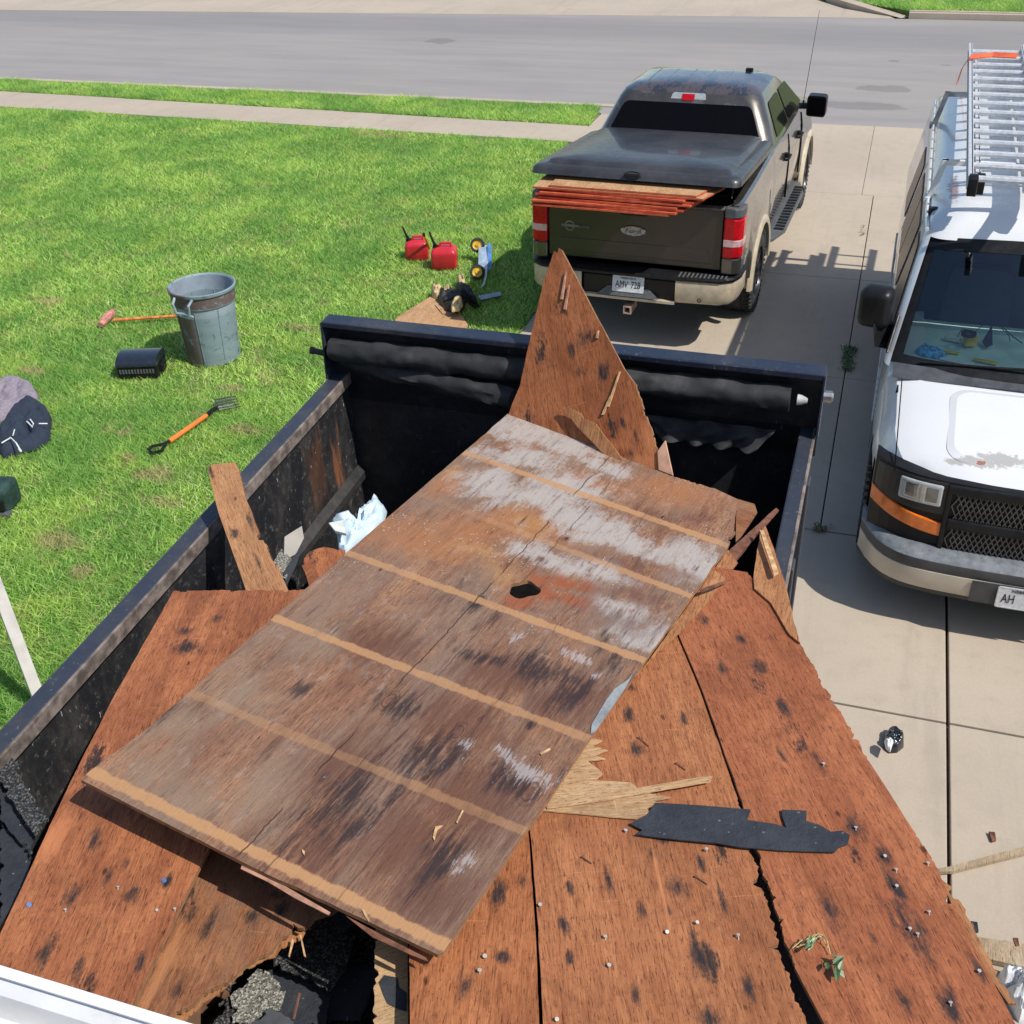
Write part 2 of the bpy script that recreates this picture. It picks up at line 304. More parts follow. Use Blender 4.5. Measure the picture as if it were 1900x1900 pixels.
# =================================================================== WOOD
def ply(name, base, dark, light, P=None, stains=(), pale=(), stripes=None, extra=None, knots=0, grey=0, seed=0, dens=.55, washed=()):
    """P = frame function giving local coordinates of a photo point on the sheet"""
    s = NT(name); co = s.map((1, 1, 1), loc=(seed*3.1, seed*1.7, 0))
    g1 = s.noise(s.map((70, 5, 8), co), 1.4, 7, .72, .6); g2 = s.noise(s.map((8, 1.1, 2), co), 1.3, 7, .68, 1.2); g3 = s.noise(s.map((240, 22, 8), co), 1, 4, .7)
    fig = s.n('ShaderNodeTexWave'); fig.wave_type = 'BANDS'; fig.bands_direction = 'X'; s.L(s.map((1, .16, .1), co), fig.inputs[0])
    fig.inputs['Scale'].default_value = 16; fig.inputs['Distortion'].default_value = 22; fig.inputs['Detail'].default_value = 4; fig.inputs['Detail Scale'].default_value = 1.6; fig.inputs['Detail Roughness'].default_value = .7
    blot = s.noise(s.map((1, .6, 1), co), 4.5, 8, .7, .5); mott = s.noise(co, 38, 6, .75)
    c = s.mix(s.rng(g2, .32, .68), base, light); c = s.mix(s.rng(blot, .45, .64, 0, .62), c, tuple(x*.6 for x in base)); c = s.mix(s.math('MULTIPLY', s.rng(mott, .48, .66), .38), c, tuple(x*.5 for x in base))
    c = s.mix(s.math('MULTIPLY', s.rng(g1, .48, .68), .55), c, dark); c = s.mix(s.math('MULTIPLY', s.rng(g1, .42, .28), .5), c, tuple(min(1, x*1.3) for x in light)); c = s.mix(s.math('MULTIPLY', fig.outputs['Fac'], .20), c, tuple(x*.45 for x in base))
    c = s.mix(s.math('MULTIPLY', s.rng(g3, .55, .64), .8), c, tuple(x*.5 for x in dark)); c = s.mix(s.math('MULTIPLY', s.rng(g3, .40, .33), .4), c, tuple(min(1, x*1.35) for x in light))
    nz = s.noise(s.map((1, .35, 1), co), 22, 6, .7)
    if grey: c = s.mix(s.math('MULTIPLY', s.rng(s.noise(s.map((3, 1.1, 1), co), 1.3, 8, .7), .40, .62), grey), c, (.22, .155, .115)); c = s.mix(s.rng(s.noise(s.map((12, 1.4, 1), co), 1.1, 8, .75), .53, .68, 0, .75), c, (.075, .038, .03))
    # rusty nail pulls and small dark checks
    vz = s.map((13, 6.5, 0), co); vv = s.vor(vz, 1, out='Distance'); vc = s.vor(vz, 1, out='Color')
    sep = s.n('ShaderNodeSeparateColor'); s.L(vc, sep.inputs[0])
    mask = s.math('MULTIPLY', s.rng(s.math('ADD', vv, s.math('MULTIPLY', nz, .5)), .36, .27), s.rng(sep.outputs[0], dens, dens+.05)); c = s.mix(s.math('MULTIPLY', mask, .85), c, tuple(x*.12 for x in base))
    vs = s.vor(s.map((95, 48, 0), co), 1); c = s.mix(s.math('MULTIPLY', s.rng(vs, .15, .08), .7), c, (.03, .012, .008))
    if dens < .6 and not washed:
        v2 = s.map((7.5, 3.4, 0), co, (.37+seed, .11, 0)); w2 = s.vor(v2, 1, out='Distance'); w3 = s.vor(v2, 1, out='Color'); sp2 = s.n('ShaderNodeSeparateColor'); s.L(w3, sp2.inputs[0])
        hn = s.noise(s.map((1, .33, 1), co), 21, 9, .82); sz = s.math('MULTIPLY', sp2.outputs[1], .14)
        m2 = s.math('MULTIPLY', s.rng(s.math('SUBTRACT', s.math('ADD', w2, s.math('MULTIPLY', s.math('SUBTRACT', hn, .5), 1.9)), sz), .14, -.03), s.rng(sp2.outputs[0], .50, .55)); c = s.mix(s.math('MULTIPLY', m2, s.rng(g1, .3, .55, .6, .97)), c, (.024, .019, .02))
    sc_ = s.noise(s.map((2.2, 60, 1), co, (seed, 3, 0)), 1.2, 3, .6); c = s.mix(s.math('MULTIPLY', s.rng(sc_, .70, .72), .35), c, tuple(min(1, x*1.4) for x in light))
    if washed: c = washed(s, c, nz)
    if stripes: c = stripes(s, c, nz)
    if extra: c = extra(s, c, nz)
    if stains:
        sn_ = s.noise(s.map((1, .33, 1), co), 19, 9, .82); d = s.near([(*P(x, y), rx*1.05, ry*1.1) for x, y, rx, ry in stains], sn_, 6.0); st_ = s.rng(s.noise(s.map((60, 9, 8), co), 1.6, 5, .7), .36, .55, .6, 1)
        c = s.mix(s.math('MULTIPLY', s.rng(d, 1.35, .1, 0, .97), st_), c, (.022, .02, .022))
    if pale:
        d = s.near([(*P(x, y), rx, ry) for x, y, rx, ry in pale], nz, 2.4); c = s.mix(s.rng(d, 1.3, .3, 0, .6), c, tuple(min(1, x*1.25) for x in light))
    h = s.math('ADD', s.math('MULTIPLY', g1, -.6), s.math('MULTIPLY', g3, -.6)); h = s.math('SUBTRACT', h, s.math('MULTIPLY', mask, .6)); s.bump(h, .8, .004)
    return s.fin(c, .72, spec=.3)
def plyedge():
    s = NT('ply_edge'); z = s.n('ShaderNodeSeparateXYZ'); s.L(s.co, z.inputs[0]); st = s.math('SINE', s.math('MULTIPLY', z.outputs[2], 1500.))
    c = s.mix(s.rng(st, -.3, .3), (.11, .045, .02), (.46, .25, .12)); c = s.mix(s.rng(s.noise(s.co, 30, 4), .45, .7, 0, .7), c, (.16, .07, .035)); return s.fin(c, .85)
edge_m = plyedge()
class Frame:
    """a plane through three photo points with heights; local x across the grain, y along it"""
    def __init__(s, p3, grain):
        a, b_, c_ = [at(*p) for p in p3]; n = (b_-a).cross(c_-a).normalized()
        if n.z < 0 or (abs(n.z) < .35 and n.dot(fw) > 0): n = -n
        s.n = n; s.o = a; g0, g1 = s.hit(*grain[0]), s.hit(*grain[1]); s.y = (g1-g0).normalized(); s.x = s.y.cross(n); s.mw = Matrix.Translation(a) @ Matrix((s.x, s.y, n)).transposed().to_4x4()
        s.inv = s.mw.inverted()
    def hit(s, px, py):
        d = ray(px, py); o = Vector((0, 0, CH)); return o+d*((s.o-o).dot(s.n)/d.dot(s.n))
    def P(s, px, py): q = s.inv @ s.hit(px, py); return (q.x, q.y)
def ragged(poly, jag, seed=1, step=.007):
    """poly of local (x,y); jag = {edge index: amplitude}"""
    rs = random.Random(seed); out = []
    for i, p in enumerate(poly):
        q = poly[(i+1) % len(poly)]; out.append(p); a = jag.get(i, .0012)
        L = math.dist(p, q); n = int(L/(step if a > .003 else .05)); nn = ((p[1]-q[1])/max(L, 1e-6), (q[0]-p[0])/max(L, 1e-6))
        ph = rs.uniform(0, 90); notch = 0
        for k in range(1, n):
            t = (k+rs.uniform(-.45, .45))/n; x_ = t*L
            d = a*(1.5*noise.noise(Vector((x_*14+ph, 0, 0)))+1.1*noise.noise(Vector((x_*55+ph, 3, 0)))+.35*rs.uniform(-1, 1))
            if a > .003:
                if notch > 0: notch -= 1; d += nd
                elif rs.random() < .06: notch = rs.randint(1, 4); nd = -a*rs.uniform(1.0, 3.0)
            out.append((p[0]+(q[0]-p[0])*t+nn[0]*d, p[1]+(q[1]-p[1])*t+nn[1]*d))
    return out
def sheet(name, label, cat, fr, poly, mat, th=.012, jag={}, hole=None, seed=1, group=None, emat=None):
    pl = ragged([fr.P(*p) for p in poly], jag, seed); hs = []
    if hole: hs = [[(*fr.P(*p), 0) for p in hole]]
    b = MB(); b.prism([(x, y, 0) for x, y in pl], (0, 0, -th), 0, 1, hs)
    o = b.build(name, [mat, emat or edge_m], mw=fr.mw); tag(o, label, cat, group); return o

# =================================================================== DUMP TRAILER
def wornblack(name, base=(.018, .02, .024), scr=.55, rust=.5, rough=.42):
    s = NT(name); a = s.noise(s.map((1, 1.2, 14)), 4, 5, .7); v1 = s.noise(s.map((20, 20, 6)), 2.4, 7, .82); n2 = s.noise(s.co, 1.7, 6, .7); n3 = s.noise(s.co, 26, 4, .7)
    c = s.mix(s.rng(n2, .45, .7, 0, .6), base, (.085, .078, .072)); c = s.mix(s.math('MULTIPLY', s.rng(v1, .61, .68), scr), c, (.42, .43, .45))
    c = s.mix(s.math('MULTIPLY', s.rng(n3, .62, .72), scr*.6), c, (.2, .2, .21))
    c = s.mix(s.math('MULTIPLY', s.rng(s.noise(s.map((2.2, 2.2, .9), loc=(3, 1, 2)), 1.3, 6, .75), .58, .72), rust), c, (.16, .065, .025))
    s.bump(s.math('ADD', n3, a), .35, .004); return s.fin(c, s.rng(n3, .2, .8, rough*.7, rough*1.5), 0, .5)
wb = wornblack('worn_black_steel', (.020, .021, .024), .32, .75)
def leftwall():
    s = NT('scuffed_left_wall'); n1 = s.noise(s.map((1, 1, .5)), 5, 8, .75); tick = s.noise(s.map((1, 34, 7)), 1.7, 3, .6); n3 = s.noise(s.co, 30, 6, .75); n4 = s.noise(s.map((1, 9, 1.2)), 2, 8, .75)
    c = s.mix(s.rng(n1, .42, .66, 0, .9), (.018, .019, .022), (.062, .056, .052)); c = s.mix(s.rng(n3, .56, .68, 0, .55), c, (.20, .19, .18)); c = s.mix(s.rng(tick, .70, .72, 0, .9), c, (.62, .63, .64))
    xyz = s.n('ShaderNodeSeparateXYZ'); s.L(s.co, xyz.inputs[0])
    for px, py, w_, h_, am in ((638, 850, .05, .20, .75), (600, 860, .08, .2, .25)):
        d_ = ray(px, py); t_ = -2.465/d_.x; y0, z0 = d_.y*t_-4.8, CH+d_.z*t_
        a = s.math('ABSOLUTE', s.math('DIVIDE', s.math('SUBTRACT', xyz.outputs[1], y0), w_)); b_ = s.math('ABSOLUTE', s.math('DIVIDE', s.math('SUBTRACT', xyz.outputs[2], z0), h_)); d2 = s.math('ADD', s.math('MAXIMUM', a, b_), s.math('MULTIPLY', s.math('SUBTRACT', n4, .5), 4))
        c = s.mix(s.rng(d2, 1.2, .2, 0, am), c, (.30, .115, .045))
    s.bump(n3, .35, .004); return s.fin(c, s.rng(n3, .2, .8, .35, .7))
wleft = leftwall(); wbo = wornblack('worn_rail_paint', (.035, .042, .06), .75, .35, .34)
hdr = wornblack('header_paint_sky_tint', (.018, .026, .048), .6, .0, .34)  # worn black with the sky's blue reflection mixed into its colour
rustedge = plain('rusted_edge', (.18, .145, .125), .75, var=.5, scale=18, bump=.002, dirt=(.07, .05, .04))
TT = empty('dump_trailer', 'black dump trailer piled with torn off roof boards', 'trailer', (-1.32, 4.8, 0)); TT.rotation_euler = (math.atan(.041), 0, 0)
L_ = 4.35
def rail(x0, x1, xi):
    b = MB(); b.box(x0, x1, -L_, -.03, 1.975, 2.05); b.build('top_rail', wbo, TT, bevel=.008)
    MB().box(min(xi, xi+.012), max(xi, xi+.012), -L_, -.031, 1.99, 2.0525).build('rail_edge', rustedge, TT, bevel=.003)
rail(-1.215, -1.135, -1.137); rail(1.135, 1.205, 1.195)
for sx in (-1, 1):
    b = MB(); b.box(sx*1.16-.012, sx*1.16+.012, -L_, -.03, .86, 1.985); b.build('side_wall', wleft if sx < 0 else wb, TT)
    for k in range(7):
        y = -.35-k*.62; MB().box(sx*1.195-.022, sx*1.195+.022, y-.04, y+.04, .9, 1.972).build('side_post', wbo, TT, bevel=.006)
    x0 = sx*1.145; b = MB(); b.grid([[(x0, y, 1.50), (x0-sx*.035, y, 1.462), (x0-sx*.035, y, 1.42), (x0, y, 1.40)] for y in np.linspace(-L_, -.05, 30)]); b.build('wall_ledge', wb, TT)
MB().box(-1.15, 1.15, -L_, -.02, .80, .86).build('floor_plate', darkvoid, TT)  # shade painted in: floor near-black so the board's hole looks deep
MB().box(-1.16, 1.16, -.03, 0, .86, 2.05).build('front_wall', wb, TT)
MB().box(-1.16, 1.16, -L_-.03, -L_, .86, 1.9).build('tailgate', wb, TT)
for x in (-.45, .45): MB().box(x-.05, x+.05, -L_, .1, .62, .8).build('chassis_beam', darkvoid, TT)
b = MB(); b.tube([(-.45, .05, .66), (0, 1.35, .62)], .05, 4); b.tube([(.45, .05, .66), (0, 1.35, .62)], .05, 4); b.build('tongue', wb, TT)
b = MB(); b.tube([(0, 1.1, .1), (0, 1.1, 1.0)], .035, 10); b.tube([(0, 1.1, .02), (0, 1.1, .1)], .09, 12); b.build('jack', wb, TT)
def wheelset(parent, x, y, r, wd, sx, rimm, tread=False, rname='rim', spokes=0):
    """tyre and rim around the x axis, outer face towards sx"""
    M = Matrix.Translation((x, y, r)) @ Matrix.Rotation(pi/2, 4, 'Y')
    pr = [(r*.62, -wd/2), (r*.74, -wd/2-.008), (r*.9, -wd/2), (r*.975, -wd*.42), (r, -wd*.36), (r, -wd*.2), (r*.985, -wd*.18), (r*.985, -wd*.14), (r, -wd*.12), (r, wd*.12), (r*.985, wd*.14), (r*.985, wd*.18), (r, wd*.2), (r, wd*.36), (r*.975, wd*.42), (r*.9, wd/2), (r*.74, wd/2+.008), (r*.62, wd/2)]
    b = MB(); b.lathe(pr, 48, mat=M)
    if tread:
        for k in range(46):
            a = 2*pi*k/46
            for s_ in (-1, 1):
                T = M @ Matrix.Rotation(a+.03*s_, 4, 'Z') @ Matrix.Translation((r, 0, s_*wd*.39)); b.box(-.03, .006, -.011, .011, -wd*.15, wd*.13, mat=T)
    ty = b.build('tyre', rubber, parent, smooth=35)
    b = MB(); z = sx*wd/2
    b.lathe([(r*.62, z*1.0), (r*.6, z*.85), (r*.56, z*.55), (r*.2, z*.5), (r*.17, z*.8), (0.001, z*.8)], 40, mat=M); b.lathe([(r*.62, -z), (r*.61, z*.98)], 40, mat=M)
    for k in range(spokes):
        T = M @ Matrix.Rotation(2*pi*k/spokes, 4, 'Z'); b.box(r*.15, r*.6, -.028, .028, min(z*.5, z*.88), max(z*.5, z*.88), mat=T)
    for k in range(6):
        a = 2*pi*k/6+.3; T = M @ Matrix.Translation((r*.11*cos(a), r*.11*sin(a), z*.8)); b.box(-.011, .011, -.011, .011, min(0, z*.12), max(0, z*.12), mat=T)
    rm = b.build(rname, rimm, ty, smooth=35)
    return ty
rimgrey = plain('dark_alloy', (.06, .06, .065), .3, .8, var=.3)
for sx in (-1, 1):
    for y in (-2.0, -2.95): wheelset(TT, sx*.88, y, .38, .22, sx, white)
# header housing for the tarp
MB().box(-1.205, 1.215, -.03, -.012, 1.9, 2.35).build('header_back', wb, TT)
b = MB(); b.box(-1.205, 1.215, -.105, -.012, 2.352, 2.362); b.box(-1.205, 1.215, -.113, -.105, 2.335, 2.362); b.build('header_cap', hdr, TT, bevel=.003)
for x in (-1.21, 1.212):
    MB().prism([(x, -.012, 2.36), (x, -.115, 2.36), (x, -.14, 2.06), (x, -.012, 2.0)], (.008, 0, 0)).build('end_plate', hdr, TT)
b = MB(); b.tube([(1.22, -.07, 2.24), (1.255, -.07, 2.24)], .028, 10); b.tube([(1.255, -.07, 2.24), (1.262, -.07, 2.24)], .02, 6); b.build('axle_bolt', steel, TT)
MB().lathe([(.0, .0), (.012, .0), (.024, .03), (.026, .045), (.0, .05)], 12, mat=Matrix.Translation((1.105, -.1, 2.225)) @ Matrix.Rotation(-pi/2, 4, 'Y') @ Matrix.Translation((0, 0, -.05))).build('roller_cap', plain('roller_cap', (.45, .45, .45), .6), TT, smooth=40)
def cloth(name, col, rough=.85): return plain(name, col, rough, var=.35, scale=30, bump=.004)
vinyl = plain('black_tarp', (.022, .023, .025), .75, var=.3, scale=7, bump=.003, dirt=(.075, .075, .078))
def roll(name, p0, p1, r, parent, seed, wr=.12, n=60, flat=1.0, m=None):
    p0, p1 = Vector(p0), Vector(p1); t = (p1-p0).normalized(); a = Vector((0, 0, 1)); a = (a-t*a.dot(t)).normalized(); bb = t.cross(a); rows = []
    for i in range(n+1):
        c = p0.lerp(p1, i/n); row = []
        for j in range(20):
            an = 2*pi*j/20; q = noise.noise(Vector((i*.11+seed, cos(an)*1.3, sin(an)*1.3)))*wr + noise.noise(Vector((i*.4+seed, cos(an)*2.2, sin(an)*2.2)))*wr*.5
            rr = r*(1+q+.06*math.sin(i*.5+an*2)); row.append(c+a*cos(an)*rr*flat+bb*sin(an)*rr)
        rows.append(row)
    b = MB(); b.grid(rows, cu=True); b.v += [tuple(p0), tuple(p1)]; k = len(b.v)
    for j in range(20): b.f.append((k-2, (j+1) % 20, j)); b.f.append((k-1, n*20+j, n*20+(j+1) % 20)); b.mi += [0, 0]
    return b.build(name, m or vinyl, parent, smooth=50)
roll('tarp_roll', (-1.17, -.10, 2.215), (1.08, -.10, 2.225), .060, TT, 1, .20, 120)
inv = TT.matrix_basis.copy(); inv = (Matrix.Translation((-1.32, 4.8, 0)) @ Matrix.Rotation(math.atan(.041), 4, 'X')).inverted()
q0 = inv @ at(640, 664, 2.13); q1 = inv @ at(952, 742, 2.09); qp = inv @ at(583, 651, 2.16)
roll('tarp_hem', q0, q1, .052, TT, 5, .34, 50)
b = MB(); b.tube([qp, q0+(q1-q0)*.05], .016, 10); b.tube([qp, qp+(qp-q0).normalized()*.02], .02, 8); b.build('tarp_bar', plain('bar_rust', (.05, .045, .04), .6, dirt=(.16, .07, .03)), TT)
qa = inv @ at(604, 607, 2.2); qb = inv @ at(612, 640, 2.05)
b = MB(); b.tube([qa, qa.lerp(qb, .5)+Vector((-.01, 0, 0)), qb], .011, 6); b.tube([(qa.x-.02, qa.y, qa.z), (qa.x+.02, qa.y, qa.z)], .02, 8); b.build('tarp_latch', steel, TT)
# hanging tarp flap on the right with grommets
rows = []
fl = [at(1205, 748, 2.03), at(1450, 760, 2.03), at(1400, 835, 1.93), at(1225, 808, 1.93)]
for i in range(13):
    v = i/12; row = []
    for j in range(41):
        u = j/40; p = fl[0].lerp(fl[1], u).lerp(fl[3].lerp(fl[2], u), v); p.y = 4.655-.05*v+.018*math.sin(u*23+v*2)*v+.02*noise.noise(Vector((u*7, v*3, 2)))
        row.append(inv @ p)
    rows.append(row)
b = MB(); b.grid(rows); b.build('tarp_flap', vinyl, TT, smooth=60)
rows = [[inv @ Vector((x, 4.72-.02*math.sin(x*9)+.012*noise.noise(Vector((x*6, z*5, 0))), z)) for x in np.linspace(-2.46, -.2, 50)] for z in (2.14, 2.0, 1.85, 1.7, 1.55)]
b = MB(); b.grid(rows); b.build('tarp_curtain', plain('dull_black_cloth', (.012, .012, .013), .8, var=.4, scale=5, bump=.003, dirt=(.028, .028, .03)), TT, smooth=60)
for px, py in ((1217, 751), (1435, 798)):
    p = inv @ at(px, py, 2.02 if px < 1300 else 1.98); b = MB(); b.lathe([(.011, 0), (.019, 0), (.019, .004), (.011, .004), (.011, 0)], 16, mat=Matrix.Translation(p+Vector((0, -.03, 0))) @ Matrix.Rotation(pi/2, 4, 'X')); b.build('grommet', steel, TT)

# =================================================================== THE PILE OF ROOF BOARDS
# loose roofing debris that fills the box under the boards
def granmat(name, c1, c2, c3):
    s = NT(name); v = s.vor(s.co, 210, out='Color'); sp = s.n('ShaderNodeSeparateColor'); s.L(v, sp.inputs[0]); c = s.ramp(sp.outputs[0], [(0, c1), (.55, c2), (1, c3)])
    s.bump(s.vor(s.co, 210), .9, .003); return s.fin(c, .9)
gran = granmat('grey_granules', (.05, .05, .045), (.2, .19, .16), (.5, .48, .42)); grandk = granmat('black_granules', (.008, .008, .008), (.022, .022, .023), (.16, .16, .16))
def feltmat():
    s = NT('roofing_felt'); n1 = s.noise(s.co, 9, 7, .7); n2 = s.noise(s.co, 60, 5, .7); c = s.mix(s.rng(n1, .35, .65), (.018, .022, .031), (.034, .038, .048)); c = s.mix(s.rng(s.vor(s.map((40, 26, 1)), 1), .13, .07, 0, .6), c, (.25, .24, .24)); c = s.mix(s.rng(s.noise(s.map((50, 7, 1)), 1.2, 6, .8), .66, .70, 0, .45), c, (.16, .16, .17))
    s.bump(s.math('ADD', n1, s.math('MULTIPLY', n2, .3)), .9, .012); return s.fin(c, .75)
felt = feltmat()
rs = random.Random(4); b = MB()
for k in range(420):
    x = rs.uniform(-2.3, -.3); y = rs.uniform(.6, 3.75); z = 1.0+rs.random()**.6*.62-(.25 if y > 3.4 else 0)-(.35 if y > 2.4 and x > -1.9 else 0)
    M = Matrix.Translation((x, y, z)) @ Matrix.Rotation(rs.uniform(0, 6), 4, 'Z') @ Matrix.Rotation(rs.gauss(0, .3), 4, 'X') @ Matrix.Rotation(rs.gauss(0, .25), 4, 'Y')
    if -2.15 < x < -.75 and 2.5 < y < 3.8: continue
    b.box(-.16, .16, -.1, .1, -.006, .006, m=rs.choice([0, 0, 1, 2]), mat=M)
o = b.build('roofing_debris', [grandk, felt, plain('old_wood', (.16, .08, .045), .8)]); tag(o, 'heap of torn black shingles in the trailer under the boards', 'debris', kind='stuff')
RED = (.34, .112, .048); RDK = (.13, .033, .014); RLT = (.50, .19, .08)
NAILS = []
# lower left board
fA = Frame([(320, 1095, 2.03), (0, 1730, 2.0), (385, 1580, 2.02)], [(30, 1700), (215, 1310)])
mA = ply('red_plywood_left', RED, RDK, RLT, fA.P, [(180, 1555, .02, .04), (235, 1600, .012, .02), (130, 1670, .02, .05), (200, 1630, .012, .03), (240, 1665, .022, .035), (80, 1775, .022, .05), (150, 1790, .015, .04), (350, 1200, .05, .035), (375, 1290, .02, .05), (345, 1170, .03, .03), (400, 1150, .02, .03), (260, 1785, .015, .03), (310, 1635, .01, .02)], [(100, 1555, .04, .1)], seed=1)
sheet('plywood_board', 'reddish plywood sheet under the long board, against the left wall of the trailer', 'board', fA, [(322, 1096), (560, 1094), (625, 1092), (385, 1579), (222, 1912), (-70, 1912), (-40, 1815), (0, 1733), (130, 1452), (207, 1300)], mA, .014, {0: .004, 9: .002}, group='torn off roof boards on the trailer')
fB = Frame([(395, 1560, 1.96), (618, 1692, 1.97), (240, 1900, 1.94)], [(235, 1900), (385, 1585)])
mB = ply('red_plywood_broken', (.30, .115, .05), RDK, (.42, .19, .085), fB.P, [(490, 1620, .02, .03), (520, 1690, .02, .03), (385, 1720, .014, .04), (355, 1700, .02, .04), (470, 1700, .02, .02), (330, 1840, .02, .04), (420, 1860, .03, .03), (510, 1660, .025, .02)], [(300, 1800, .02, .15)], seed=2, grey=.35)
sheet('plywood_board', 'short brown board with a broken jagged edge above the dark hole at the near end', 'board', fB, [(400, 1540), (660, 1660), (620, 1690), (582, 1704), (572, 1718), (540, 1728), (520, 1742), (505, 1765), (450, 1797), (430, 1815), (395, 1835), (362, 1862), (320, 1885), (285, 1915), (205, 1915)], mB, .012, {i: .006 for i in range(1, 13)}, seed=3, group='torn off roof boards on the trailer')
fB2 = Frame([(395, 1560, 1.935), (618, 1692, 1.945), (240, 1900, 1.915)], [(235, 1900), (385, 1585)])
mPale = ply('pale_torn_ply', (.52, .30, .14), (.24, .11, .05), (.62, .40, .2), fB2.P, seed=5, dens=.9)
mPaleO = ply('orange_torn_ply', (.40, .17, .07), (.17, .06, .03), (.52, .26, .11), fB2.P, seed=6, dens=.9)
sheet('torn_ply', 'thin orange torn layer under the jagged board edge', 'board', fB2, [(430, 1770), (520, 1735), (570, 1722), (560, 1742), (500, 1778), (440, 1812), (405, 1845), (350, 1885), (330, 1912), (250, 1912)], mPaleO, .004, {i: .006 for i in range(3, 9)}, seed=5, emat=mPaleO)
# right boards
fC = Frame([(1480, 1180, 2.09), (1880, 1880, 2.085), (1300, 1300, 2.085)], [(1830, 1790), (1545, 1300)])
stC1 = [(1375, 1185, .02, .03), (1410, 1240, .02, .04), (1455, 1315, .018, .035), (1520, 1415, .018, .05), (1585, 1535, .02, .04), (1642, 1590, .02, .04), (1662, 1640, .022, .05), (1540, 1690, .02, .06), (1690, 1730, .035, .09), (1762, 1865, .022, .04), (1340, 1240, .02, .03), (1620, 1740, .01, .03), (1450, 1400, .01, .03), (1490, 1380, .01, .03), (1680, 1855, .012, .03), (1305, 1150, .02, .03), (1815, 1800, .01, .04)]
mC1 = ply('red_plywood_right', (.345, .108, .045), RDK, (.45, .16, .068), fC.P, stC1, seed=3)
gB = 'torn off roof boards on the trailer'
sheet('plywood_board', 'reddish plywood sheet overhanging the right rail, with the ragged black edged side', 'board', fC, [(1318, 1050), (1388, 1062), (1425, 1112), (1483, 1190), (1545, 1300), (1590, 1372), (1612, 1412), (1700, 1548), (1722, 1582), (1740, 1612), (1752, 1645), (1800, 1740), (1890, 1912), (1536, 1912), (1475, 1795), (1411, 1600), (1374, 1480), (1303, 1280), (1225, 1098)], mC1, .014, {1: .006, 2: .005, 3: .004, 4: .005, 5: .006, 6: .003, 7: .006, 8: .006, 9: .003, 10: .005, 14: .004, 15: .004}, seed=6, group=gB)
sheet('torn_ply', 'loose strip of ply along the right edge of the overhanging board', 'board', Frame([(1480, 1180, 2.072), (1880, 1880, 2.067), (1300, 1300, 2.067)], [(1830, 1790), (1545, 1300)]), [(1747, 1632), (1765, 1645), (1800, 1710), (1840, 1785), (1878, 1855), (1886, 1862), (1870, 1862), (1800, 1760)], mPaleO, .006, {1: .004, 2: .004, 3: .004}, seed=9, emat=mPaleO)
fC2 = Frame([(1100, 1500, 2.078), (1400, 1880, 2.075), (1000, 1800, 2.078)], [(1262, 1900), (1155, 1400)])
stC2 = [(1165, 1325, .02, .035), (1180, 1390, .022, .03), (1170, 1275, .02, .02), (1130, 1640, .012, .05), (1255, 1650, .03, .035), (1211, 1585, .012, .02), (1192, 1690, .014, .03), (1295, 1775, .018, .06), (1340, 1670, .012, .04), (1045, 1715, .014, .03), (1180, 1845, .012, .03), (1320, 1890, .03, .03), (1240, 1690, .01, .02), (1390, 1835, .02, .03), (1240, 1555, .04, .015), (1270, 1335, .015, .03), (1060, 1650, .012, .02), (1300, 1600, .012, .03), (1055, 1775, .01, .02)]
mC2 = ply('red_plywood_middle', (.35, .125, .05), RDK, (.47, .19, .08), fC2.P, stC2, [(1225, 1640, .006, .2)], seed=4)
sheet('plywood_board', 'middle reddish board at the near end, between the two long open cracks', 'board', fC2, [(1223, 1098), (1298, 1280), (1369, 1482), (1399, 1598), (1424, 1680), (1456, 1795), (1502, 1912), (1008, 1912), (1003, 1800), (996, 1690), (986, 1560), (975, 1480), (1080, 1250)], mC2, .012, {1: .003, 2: .006, 3: .007, 4: .008, 5: .007, 8: .002}, seed=8, group=gB)
fC3 = Frame([(880, 1650, 2.07), (1003, 1912, 2.07), (760, 1900, 2.068)], [(900, 1912), (930, 1600)])
mC3 = ply('red_plywood_narrow', (.36, .12, .045), RDK, (.49, .19, .075), fC3.P, [(925, 1660, .022, .04), (968, 1640, .012, .03), (930, 1775, .02, .022), (862, 1825, .018, .04), (790, 1790, .01, .02), (905, 1560, .012, .03)], seed=7)
sheet('plywood_board', 'narrow reddish board left of the crack, reaching under the near corner of the long board', 'board', fC3, [(975, 1480), (982, 1560), (991, 1690), (997, 1800), (1001, 1912), (761, 1912), (759, 1750), (830, 1600)], mC3, .012, {1: .002, 2: .002}, seed=11, group=gB)
sheet('gap_shade_sheet', 'dark sheet added outside the right rail to darken the open crack', 'roofing felt', Frame([(1450, 1700, 1.93), (1560, 1900, 1.93), (1350, 1900, 1.93)], [(1450, 1700), (1560, 1900)]), [(1330, 1440), (1420, 1440), (1600, 1912), (1480, 1960), (1400, 1800)], felt, .004, {}, emat=felt)  # added sheet, its dark colour stands for shade in the crack
fP = Frame([(697, 1735, 2.0), (756, 1758, 2.0), (692, 1912, 1.99)], [(700, 1800), (760, 1780)])
mP = ply('pale_plywood', (.56, .36, .18), (.3, .16, .08), (.66, .46, .26), fP.P, seed=9, dens=.8)
sheet('plywood_board', 'narrow pale tan strip beside the dark hole, with a scrap of black felt on it', 'board', fP, [(698, 1700), (756, 1720), (757, 1912), (692, 1912)], mP, .012, {3: .004, 1: .001}, seed=12, group=gB)
fP2 = Frame([(697, 1735, 2.003), (756, 1758, 2.003), (692, 1912, 1.993)], [(700, 1800), (760, 1780)])
